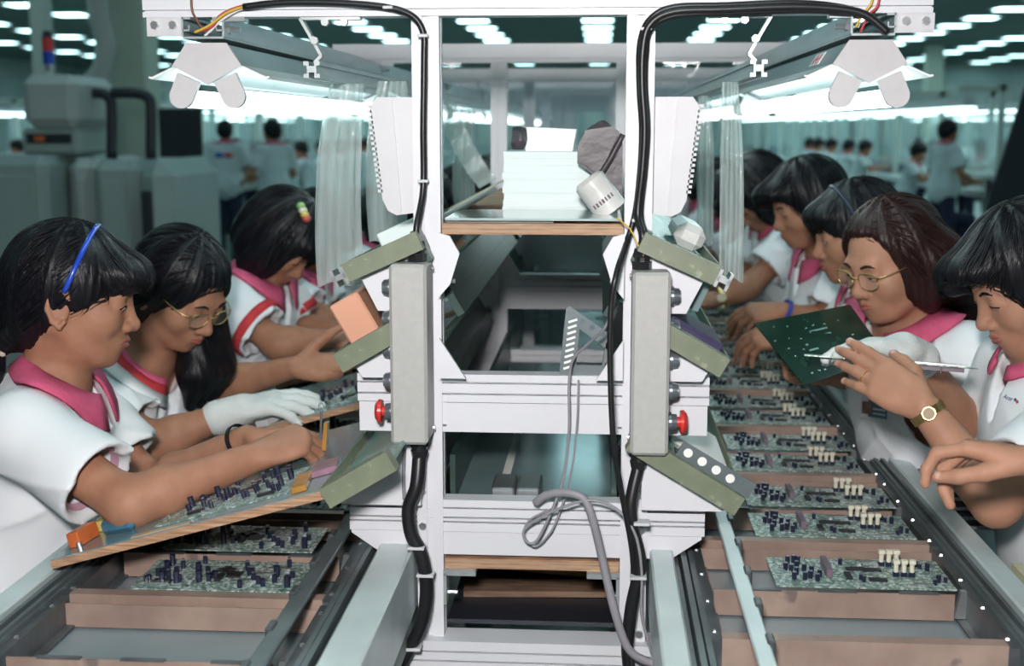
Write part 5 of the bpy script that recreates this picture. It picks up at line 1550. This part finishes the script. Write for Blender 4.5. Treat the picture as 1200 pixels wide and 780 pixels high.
def wristband(T, arm, t, m, nm, r=.0285, w=.004, label=None):
    el, wr_ = Vector(T.arms[arm][0]), Vector(T.arms[arm][1]); c = el.lerp(wr_, t); d = (wr_ - el).normalized()
    q1 = d.orthogonal().normalized(); q2 = d.cross(q1); rr = r + (1 - t) * .05
    mb = MB(); n = 20
    for a in (-w, w):
        for k in (0, .0025):
            for i in range(n): mb.v.append(tuple(c + d * a + (q1 * math.cos(6.2832 * i / n) + q2 * math.sin(6.2832 * i / n)) * (rr + k)))
    for i in range(n):
        j = (i + 1) % n
        mb.f += [(n + i, n + j, 3 * n + j, 3 * n + i), (i, n + i, n + j, j), (2 * n + i, 2 * n + j, 3 * n + j, 3 * n + i)]
    return T.part(nm, mb, m, smooth=True, label=label), c, d, rr
e = W1.sh['R'].lerp(Vector(W1.arms['R'][0]), .66); ad = vn(Vector(W1.arms['R'][0]) - W1.sh['R']); q1 = ad.orthogonal().normalized(); q2 = ad.cross(q1)
mb = MB()
for a, r_ in ((-.012, .0500), (.0, .0555)):
    for i in range(24): mb.v.append(tuple(e + ad * a + (q1 * math.cos(6.2832 * i / 24) + q2 * math.sin(6.2832 * i / 24)) * r_ * .98))
mb.f = [(i, (i + 1) % 24, 24 + (i + 1) % 24, 24 + i) for i in range(24)]
W1.part('sleeve_lining', mb, 'lining', smooth='all', label='mauve sleeve lining')
wristband(W1, 'L', .93, 'black_rubber', 'bracelet', .0265, label='thin black bracelet')

# second: glasses, glove
W2 = person('person', 'woman with glasses and long forward-falling hair wearing a white glove', A(170, 418, 2.52), (.93, -.36), .24, A(212, 336, 2.48), (-26, 34, 0),
    {'R': (A(180, 520, 2.36), A(272, 482, 2.40), A(350, 466, 2.42) - A(272, 482, 2.40), (0.1, .25, -.95), 'open', True),
     'L': (A(262, 452, 2.70), A(345, 430, 2.64), (1, -.1, .05), (-.1, -.65, .75), 'open', False)}, hair='over', vox=.003, sc=.98, hs=.98, collar=('pink', 'red_cloth', 'white_cloth'), eye=(.004, -.006))
glasses(W2)
# third: clip, red cuff
W3 = person('person', 'woman bowed over her tray with bright hair clip and red sleeve cuff', A(302, 322, 3.06), (.98, -.17), .22, A(330, 276, 3.04), (-10, 50, 0),
    {'R': (A(325, 402, 2.88), A(393, 398, 2.92), (1, .15, -.1), (0, .4, -.9), 'hold', False),
     'L': (A(350, 385, 3.22), A(405, 388, 3.14), (1, -.2, -.1), (0, -.4, -.9), 'hold', False)}, hair='down', vox=.0042, sc=.95, hs=.95, cuff='red_cloth', shirtvox=.006, eye=(.003, -.007))
F = W3.F
T_ = W3
for i, m in enumerate(('clip_green', 'relay_cream', 'yellow', 'clip_red')):
    c = V(*F.P((-.01 + i * .011, -.058, .112 - .003 * i))); mb = MB(); mb.sphere(c, (.011, .011, .009), 10, 6); W3.part('hair_clip', mb, m, smooth='all', label='bright beaded hair clip')
# fourth and on
W4 = person('person', 'woman bowed behind the one with the hair clip, face hidden', A(352, 312, 3.60), (1, -.1), .22, A(372, 270, 3.58), (-4, 46, 0),
    {'R': (A(378, 374, 3.42), A(425, 374, 3.46), (1, .1, -.1), (0, .4, -.9), 'hold', False),
     'L': (A(390, 368, 3.74), A(432, 368, 3.68), (1, -.1, -.1), (0, -.4, -.9), 'hold', False)}, hair='down', vox=.005, sc=.95, hs=.95, shirtvox=.007, face=False)
# right side, nearest: bob
W_ = A(1082, 476, 1.95)
R1 = person('person', 'woman with full black bob lifting a shielded board with watch hand', A(1230, 413, 2.14), (-1, -.12), .14, A(1208, 326, 2.12), (186, 27, 0),
    {'L': (A(1168, 588, 1.90), W_, A(1000, 424, 2.02) - W_, (.2, .9, -.35), 'flat', False),
     'R': (A(1150, 520, 2.36), A(1070, 411, 2.16), A(1000, 405, 2.12) - A(1070, 411, 2.16), (0, -.15, -.98), 'flat', True)}, hair='bob', vox=.0028, sc=.97, hs=.98, skin='skin_pale', eye=(.004, -.006), cs=.55, folds=.22)
b, c, d, rr = wristband(R1, 'L', .93, 'gold', 'wristwatch', .0225, .0065, 'gold bracelet watch')
to = (CAM - c); to = (to - d * to.dot(d)).normalized()
mb = MB(); mb.cyl(c + to * (rr + .001), c + to * (rr + .006), .0125, .011, 8); o = R1.part('watch_case', mb, 'gold', parent=b)
mb = MB(); mb.cyl(c + to * (rr + .006), c + to * (rr + .0065), .0088, n=12); R1.part('watch_face', mb, 'ply_top', parent=b)
# second right: glasses, long hair, badge
R2 = person('person', 'woman with glasses and long brown hair holding up a green board', A(1064, 374, 2.52), (-.87, -.49), .16, A(1046, 302, 2.46), (180 + 30, 20, 0),
    {'R': (A(1005, 432, 2.66), A(944, 436, 2.46), A(905, 408, 2.34) - A(944, 436, 2.46), (.35, -.8, .3), 'hold', False),
     'L': (A(1118, 470, 2.44), A(1084, 414, 2.42), A(1015, 398, 2.36) - A(1084, 414, 2.42), (0, -.45, -.88), 'hold', False)}, hair='long', haircol='hair_brown', vox=.003, sc=.97, hs=.96, skin='skin_pale', eye=(.0045, -.0055))
glasses(R2)
R3 = person('person', 'woman in profile with dark headband sitting beyond the long-haired one', A(1028, 338, 2.98), (-1, -.08), .16, A(1004, 270, 2.94), (184, 14, 0),
    {'L': (A(985, 420, 2.84), A(930, 395, 2.88), (-1, .2, -.1), (0, .5, -.8), 'hold', False),
     'R': (A(985, 400, 3.12), A(930, 385, 3.08), (-1, -.2, -.1), (0, -.5, -.8), 'hold', False)}, hair='pony', vox=.0036, sc=.95, hs=.96, shirtvox=.006)
hairband(R3, 'headband_dark', x0=.01, x1=.035, label='dark headband')
R4 = person('person', 'woman with dark bob and pink collar looking down at her hands', A(970, 296, 3.44), (-1, -.2), .16, A(946, 238, 3.40), (192, 20, 0),
    {'L': (A(960, 380, 3.26), A(918, 364, 3.24), (-1, 0, -.1), (0, .5, -.8), 'hold', False),
     'R': (A(945, 375, 3.58), A(905, 365, 3.50), (-1, -.2, -.1), (0, -.5, -.8), 'hold', False)}, hair='bob', vox=.004, sc=.95, hs=.93, shirtvox=.006, eye=(.0035, -.006))
wristband(R4, 'L', .95, 'blue_band', 'wristband', .026, .006, label='blue wristband')
R5 = person('person', 'woman bending low with watch on her outstretched arm', A(915, 248, 4.00), (-1, -.25), .25, A(888, 224, 3.94), (196, 48, 0),
    {'L': (A(878, 335, 3.80), A(842, 350, 3.78), (-1, 0, -.15), (0, .5, -.8), 'hold', False),
     'R': (A(880, 320, 4.16), A(845, 330, 4.10), (-1, -.2, -.1), (0, -.5, -.8), 'hold', False)}, hair='down', vox=.005, sc=.95, hs=.98, shirtvox=.007, eye=(.003, -.007))
b, c, d, rr = wristband(R5, 'L', .9, 'gold', 'wristwatch', .026, .005, label='pale watch'); to = (CAM - c).normalized()
mb = MB(); mb.cyl(c + to * .030, c + to * .036, .014, n=10); R5.part('watch_case', mb, 'batten', parent=b)
# nearest right worker: only a reaching hand comes into view
w0 = A(1216, 541, 1.62)
R0 = person('person', 'worker reaching one bare hand in over the rail by the foam-lined box', V(1.02, 1.42, 1.10), (-1, .2), .14, V(.99, 1.42, 1.27), (168, 15, 0),
    {'R': (V(.90, 1.60, .92), w0, A(1140, 527, 1.66) - w0, (.05, -.25, -.95), 'drop', False),
     'L': (V(.92, 1.24, .88), V(.76, 1.22, .92), (-1, .1, 0), (0, .3, -.9), 'relax', False)}, hair='bob', vox=.0028, sc=.97, hs=.95, skin='skin_pale')
NEAR = [W1, W2, W3, W4, R1, R2, R3, R4, R5, R0]
SLAB = ['under the headband woman', 'under the woman with the white glove', 'under the hair-clip woman', 'behind the hair-clip woman', 'under the woman with the gold watch', 'under the long-haired woman', 'under the woman in profile', 'under the woman with the blue wristband', 'under the bending woman', 'under the worker whose hand reaches in']
for t, lab in zip(NEAR, SLAB):
    stool((t.Pv.x, t.Pv.y), .46, 'black round work stool ' + lab)
# the rest of the line, seated further away, copied from two figures
WF = person('person', 'seated worker on the tray side, first past the bowed women', V(-.66, 4.30, 1.10), (1, -.05), .20, V(-.60, 4.29, 1.21), (0, 40, 0),
    {'R': (V(-.52, 4.12, .93), V(-.36, 4.17, .97), (1, .1, -.1), (0, .4, -.9), 'hold', False),
     'L': (V(-.52, 4.46, .93), V(-.36, 4.40, .97), (1, -.1, -.1), (0, -.4, -.9), 'hold', False)}, hair='down', vox=.006, sc=.95, hs=.95, shirtvox=.008, face=False, group='seated workers down the tray side')
RF = person('person', 'seated worker on the board side, first past the bending woman', V(.70, 4.62, 1.12), (-1, -.1), .20, V(.64, 4.60, 1.23), (186, 36, 0),
    {'L': (V(.56, 4.44, .93), V(.40, 4.44, .95), (-1, .1, -.1), (0, .4, -.9), 'hold', False),
     'R': (V(.56, 4.80, .93), V(.40, 4.74, .95), (-1, -.1, -.1), (0, -.4, -.9), 'hold', False)}, hair='bob', vox=.006, sc=.95, hs=.95, shirtvox=.008, face=False, group='seated workers down the board side')
stool((WF.Pv.x, WF.Pv.y), .46, 'black work stool on the tray side, first past the bowed women'); stool((RF.Pv.x, RF.Pv.y), .46, 'black work stool on the board side, first past the bending woman')
for k in range(1, 9):
    r = WF.root.location; copy_tree(WF.root, (r.x + random.uniform(-.04, .04), r.y + k * .62, 0), (0, 0, random.uniform(-.15, .15)), label='seated worker on the tray side, %s past the bowed women' % ORD[k + 1])
    stool((r.x, r.y + k * .62), .46, 'black work stool on the tray side, %s past the bowed women' % ORD[k + 1])
    r = RF.root.location; copy_tree(RF.root, (r.x + random.uniform(-.04, .04), r.y + k * .62, 0), (0, 0, random.uniform(-.15, .15)), label='seated worker on the board side, %s past the bending woman' % ORD[k + 1])
    stool((r.x, r.y + k * .62), .46, 'black work stool on the board side, %s past the bending woman' % ORD[k + 1])

# ---------------------------------------------------------------- far background workers
def standing(name, label, loc, yaw, sc=1.0):
    N = V(0, 0, 1.34)
    T = person(name, label, N, (1, 0), .0, V(.03, 0, 1.47), (0, 8, 0),
        {'R': (V(.04, -.24, 1.05), V(.20, -.20, .98), (1, .2, 0), (0, 0, -1), 'relax', False), 'L': (V(.04, .24, 1.05), V(.20, .20, .98), (1, -.2, 0), (0, 0, -1), 'relax', False)},
        hair='short', vox=.009, shirtvox=.011, face=False, legs=False, pelvis=(0, 0, .86), sc=1.0, hs=1.0)
    L = Solid()
    for s in (-1, 1): L.cap((0, s * .08, .84), (.02, s * .09, .46), .085, .06, .04); L.cap((.02, s * .09, .46), (-.01, s * .09, .08), .06, .05, .02)
    v, q = L.mesh(.012); T.np_part('trousers', v, q, 'trousers')
    for s in (-1, 1):
        Fo = Solid(); Fo.ell((.05, s * .09, .04), (.13, .045, .042), None, .01); v, q = Fo.mesh(.012); T.np_part('shoe', v, q, 'shoe')
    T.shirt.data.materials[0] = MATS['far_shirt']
    T.root.location = loc; T.root.rotation_euler = (0, 0, yaw)
    return T
p = at(265, 200, 13.4); ST = standing('person', 'standing worker seen from behind with red and blue shoulder print', (p.x, 13.4, 0), math.pi / 2 + .1)
for i, (m, y) in enumerate((('headband_blue', .05), ('text_red', -.05))):
    mb = MB(); mb.sphere((-.098, y, 1.22), (.02, .055, .03), 10, 6); ST.part('shoulder_print', mb, m, smooth='all')
p = at(1106, 200, 13.2); copy_tree(ST.root, (p.x, 13.2, 0), (0, 0, .35), label='standing worker in grey-white shirt facing the far lamps')
for ch in [o for o in bpy.data.objects if o.name.startswith('shoulder_print') and o.parent is not ST.root]: bpy.data.objects.remove(ch)
p = at(322, 200, 12.6); c_ = copy_tree(ST.root, (p.x, 12.6, 0), (0, 0, 2.4), label='distant standing worker beside the far tray-side line')
for ch in [o for o in bpy.data.objects if o.name.startswith('shoulder_print') and o.parent is not ST.root]: bpy.data.objects.remove(ch)
SF = person('person', 'seated worker in white at a far assembly line', V(0, 0, 1.10), (1, 0), .16, V(.05, 0, 1.23), (0, 25, 0),
    {'R': (V(.12, -.20, .92), V(.30, -.12, .95), (1, .1, 0), (0, 0, -1), 'relax', False), 'L': (V(.12, .20, .92), V(.30, .12, .95), (1, -.1, 0), (0, 0, -1), 'relax', False)},
    hair='short', vox=.009, shirtvox=.011, face=False, group='seated workers at the far lines')
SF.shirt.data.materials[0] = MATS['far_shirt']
spots = []
for xc, y0 in ((4.6, 14.2), (-4.6, 14.4), (9.2, 15.4), (-9.2, 17.3)):
    for k in range(9):
        for s in (-1, 1):
            if random.random() < .12: continue
            spots.append((xc + s * 1.0 + random.uniform(-.05, .05), y0 + k * 1.15 + random.uniform(-.2, .2), (math.pi if s > 0 else 0) + random.uniform(-.4, .4)))
for i, (x, y, a) in enumerate(spots):
    if i == 0: SF.root.location = (x, y, 0); SF.root.rotation_euler = (0, 0, a)
    else: copy_tree(SF.root, (x, y, 0), (0, 0, a))
    stool((x - .16 * math.cos(a), y - .16 * math.sin(a)), .46, 'black work stool of a seated worker at the far lines')

# ---------------------------------------------------------------- boards held in hands
T = Thing('green_board', at(955, 405, 2.30), 'bare green circuit board held up by the long-haired woman', 'circuit board')
C4 = [at(884, 379, 2.28), at(996, 357, 2.40), at(1040, 418, 2.30), at(942, 452, 2.18)]
n = (C4[1] - C4[0]).cross(C4[3] - C4[0]).normalized()
if n.y > 0: n = -n
mb = MB(); mb.add([p + n * .001 for p in C4] + [p - n * .001 for p in C4], [(0, 1, 2, 3), (7, 6, 5, 4), (0, 4, 5, 1), (1, 5, 6, 2), (2, 6, 7, 3), (3, 7, 4, 0)]); T.part('substrate', mb, 'pcb_green')
mb = MB()
rnd = random.Random(4)
def bl(u, v): return C4[0].lerp(C4[1], u).lerp(C4[3].lerp(C4[2], u), v)
for i in range(26):
    c = bl(rnd.uniform(.05, .95), rnd.uniform(.06, .94)) + n * .0012; a = (C4[1] - C4[0]).normalized(); b_ = n.cross(a)
    s_ = rnd.choice((.0012, .002)); mb.obox(c, a * s_, b_ * s_ * .6, n * .0007)
T.part('solder_points', mb, 'solder', kind='stuff')
for r_ in range(4):
    a, b_ = bl(.30, .30 + r_ * .09), bl(.62, .30 + r_ * .09); mb = MB(); d = (b_ - a); mb.obox((a + b_) / 2 + n * .0012, d / 2, n.cross(d.normalized()) * .0018, n * .0004); T.part('solder_row', mb, 'green_sheet')
T = Thing('shielded_board', at(1040, 424, 2.08), 'thin circuit board with metal shield held edge-on by the watch hand', 'circuit board')
a, b_ = at(943, 416, 2.06), at(1146, 432, 2.02); d = (b_ - a).normalized(); w_ = V(-.05, 1, -.145); w_ = (w_ - d * w_.dot(d)).normalized(); n = d.cross(w_)
if n.z < 0: n = -n
c = (a + b_) / 2 + w_ * .065; L = (b_ - a).length
mb = MB(); mb.obox(c, d * L / 2, w_ * .065, n * .0009); T.part('substrate', mb, 'pcb')
mb = MB(); mb.obox(c + d * L * .20 + n * .0022, d * L * .24, w_ * .060, n * .0016); T.part('shield', mb, 'solder')
mb = MB(); mb.obox(c + d * L * .16 - n * .0045, d * L * .27, w_ * .055, n * .0036); T.part('connector_block', mb, 'slot_purple')
for i in range(5):
    mb = MB(); q = a + d * (.04 + i * .043) + w_ * .01; mb.cyl(q - n * .001, q - n * .012, .0015, n=6); T.part('pin', mb, 'ic_black')
# ring on the watch hand
c, d, rr = R1.rings['L']; q1 = d.orthogonal().normalized(); q2 = d.cross(q1)
mb = MB(); mb.tube([c + (q1 * math.cos(t * .5236) + q2 * math.sin(t * .5236)) * (rr + .0006) for t in range(13)], .0016, 6, 0); R1.part('ring', mb, 'gold', smooth='all', label='gold ring')
# parts pinched in the first fist
q = at(379, 519, 1.95); T = Thing('held_parts', q, 'small amber and steel parts pinched upright in the fist', 'part')
mb = MB(); mb.obox(q + V(.004, 0, .012), V(.003, 0, .0), V(0, .008, 0), V(.002, 0, .022)); T.part('amber_piece', mb, 'amber')
mb = MB(); mb.cyl(q + V(-.004, 0, .01), q + V(-.002, 0, .052), .0022, n=8); T.part('steel_pin', mb, 'button_steel')
mb = MB(); mb.tube([q + V(-.002 + .004 * math.cos(t), 0, .058 + .007 * math.sin(t)) for t in [i * .5236 for i in range(13)]], .0011, 6, 0); T.part('wire_loop', mb, 'silver')

# ---------------------------------------------------------------- badges and the shirt emblem, laid on the cloth
def cloth_point(T, px, py):
    """where the view line meets the shirt: the badge hangs there, on the cloth"""
    d = ray(px, py).normalized(); p = CAM.copy(); t = .8
    for _ in range(200):
        q = CAM + d * t; v = float(T.W.val(_a([tuple(q)]))[0])
        if v < .0005: break
        t += max(v * .8, .0004)
        if t > 6: return None, None
    q = CAM + d * t; e = .004; g = [float(T.W.val(_a([tuple(q + V(*(e if i == k else 0 for i in range(3))))]))[0]) for k in range(3)]
    return q, (Vector(g) - Vector((T.W.val(_a([tuple(q)]))[0],) * 3)).normalized()
def badge(T, px, py, wdt, hgt, label):
    q, n = cloth_point(T, px, py)
    if q is None: return
    n = (n + (CAM - q).normalized() * .6).normalized()
    up = V(0, 0, 1); x = up.cross(n).normalized(); up = n.cross(x); q = q + n * .007
    B = Thing('name_badge', q - up * hgt / 2, label, 'badge')
    mb = MB(); mb.obox(q, x * wdt / 2, up * hgt / 2, n * .0008); B.part('sleeve', mb, 'bin_white')
    mb = MB(); mb.obox(q + n * .001 + x * wdt * .12, x * wdt * .34, up * hgt * .42, n * .0004); B.part('card', mb, 'badge')
    mb = MB(); mb.obox(q + n * .0016 - x * wdt * .26, x * wdt * .18, up * hgt * .30, n * .0004); B.part('portrait', mb, 'badge_photo')
    mb = MB(); mb.obox(q + n * .0018 + x * wdt * .18, x * wdt * .22, up * hgt * .05, n * .0003); B.part('print', mb, 'white_paper')
    mb = MB(); mb.obox(q + n * .0018 + x * wdt * .18 - up * hgt * .22, x * wdt * .22, up * hgt * .04, n * .0003); B.part('print', mb, 'white_paper')
    mb = MB(); mb.obox(q + up * (hgt / 2 + .006), x * .005, up * .008, n * .002); B.part('clip', mb, 'silver')
badge(W2, 234, 460, .055, .042, 'blue identity card on the chest of the woman with the glove')
badge(R2, 1027, 478, .058, .040, 'dark blue identity card on the chest of the long-haired woman')
def emblem(T, px, py, h):
    q, n = cloth_point(T, px, py)
    if q is None: return
    n = (n + (CAM - q).normalized() * .5).normalized()
    x = V(0, 0, 1).cross(n).normalized(); up = n.cross(x)
    x = (x * math.cos(.12) - up * math.sin(.12)); up = n.cross(x)
    cu = bpy.data.curves.new('lettering', 'FONT'); cu.body = 'Acer'; cu.size = h; cu.extrude = .0003; cu.shear = .2
    to = bpy.data.objects.new('lettering', cu); COL.objects.link(to)
    dg = bpy.context.evaluated_depsgraph_get(); me = bpy.data.meshes.new_from_object(to.evaluated_get(dg)); bpy.data.objects.remove(to)
    me.materials.clear(); me.materials.append(MATS['text_navy'])
    sm = T.shirt.data; bv = BVHTree.FromPolygons([v.co + T.loc for v in sm.vertices], [tuple(p.vertices) for p in sm.polygons])
    def drape(p, e):                                     # lay a point on the cloth
        h = bv.ray_cast(p + n * .05, -n, .12)
        return (h[0] if h[0] is not None else p) + n * e - T.loc
    for v in me.vertices: v.co = drape(q + x * v.co.x + up * v.co.y, .0016 + (.0004 if v.co.z > 0 else 0))
    o = link('lettering', me, T.root); o['label'] = 'small navy lettering on the chest'
    for k, m in ((0, 'text_navy'), (1, 'text_red')):
        c = q + x * (h * (2.55 + k * .5)) + up * h * (.42 - k * .2); r_ = h * .34
        mb = MB(); mb.add([drape(c + d * r_, .0018) + T.loc for d in (x, up, -x, -up)], [(0, 1, 2, 3)]); T.part('emblem', mb, m)
emblem(R1, 1176, 466, .0105)
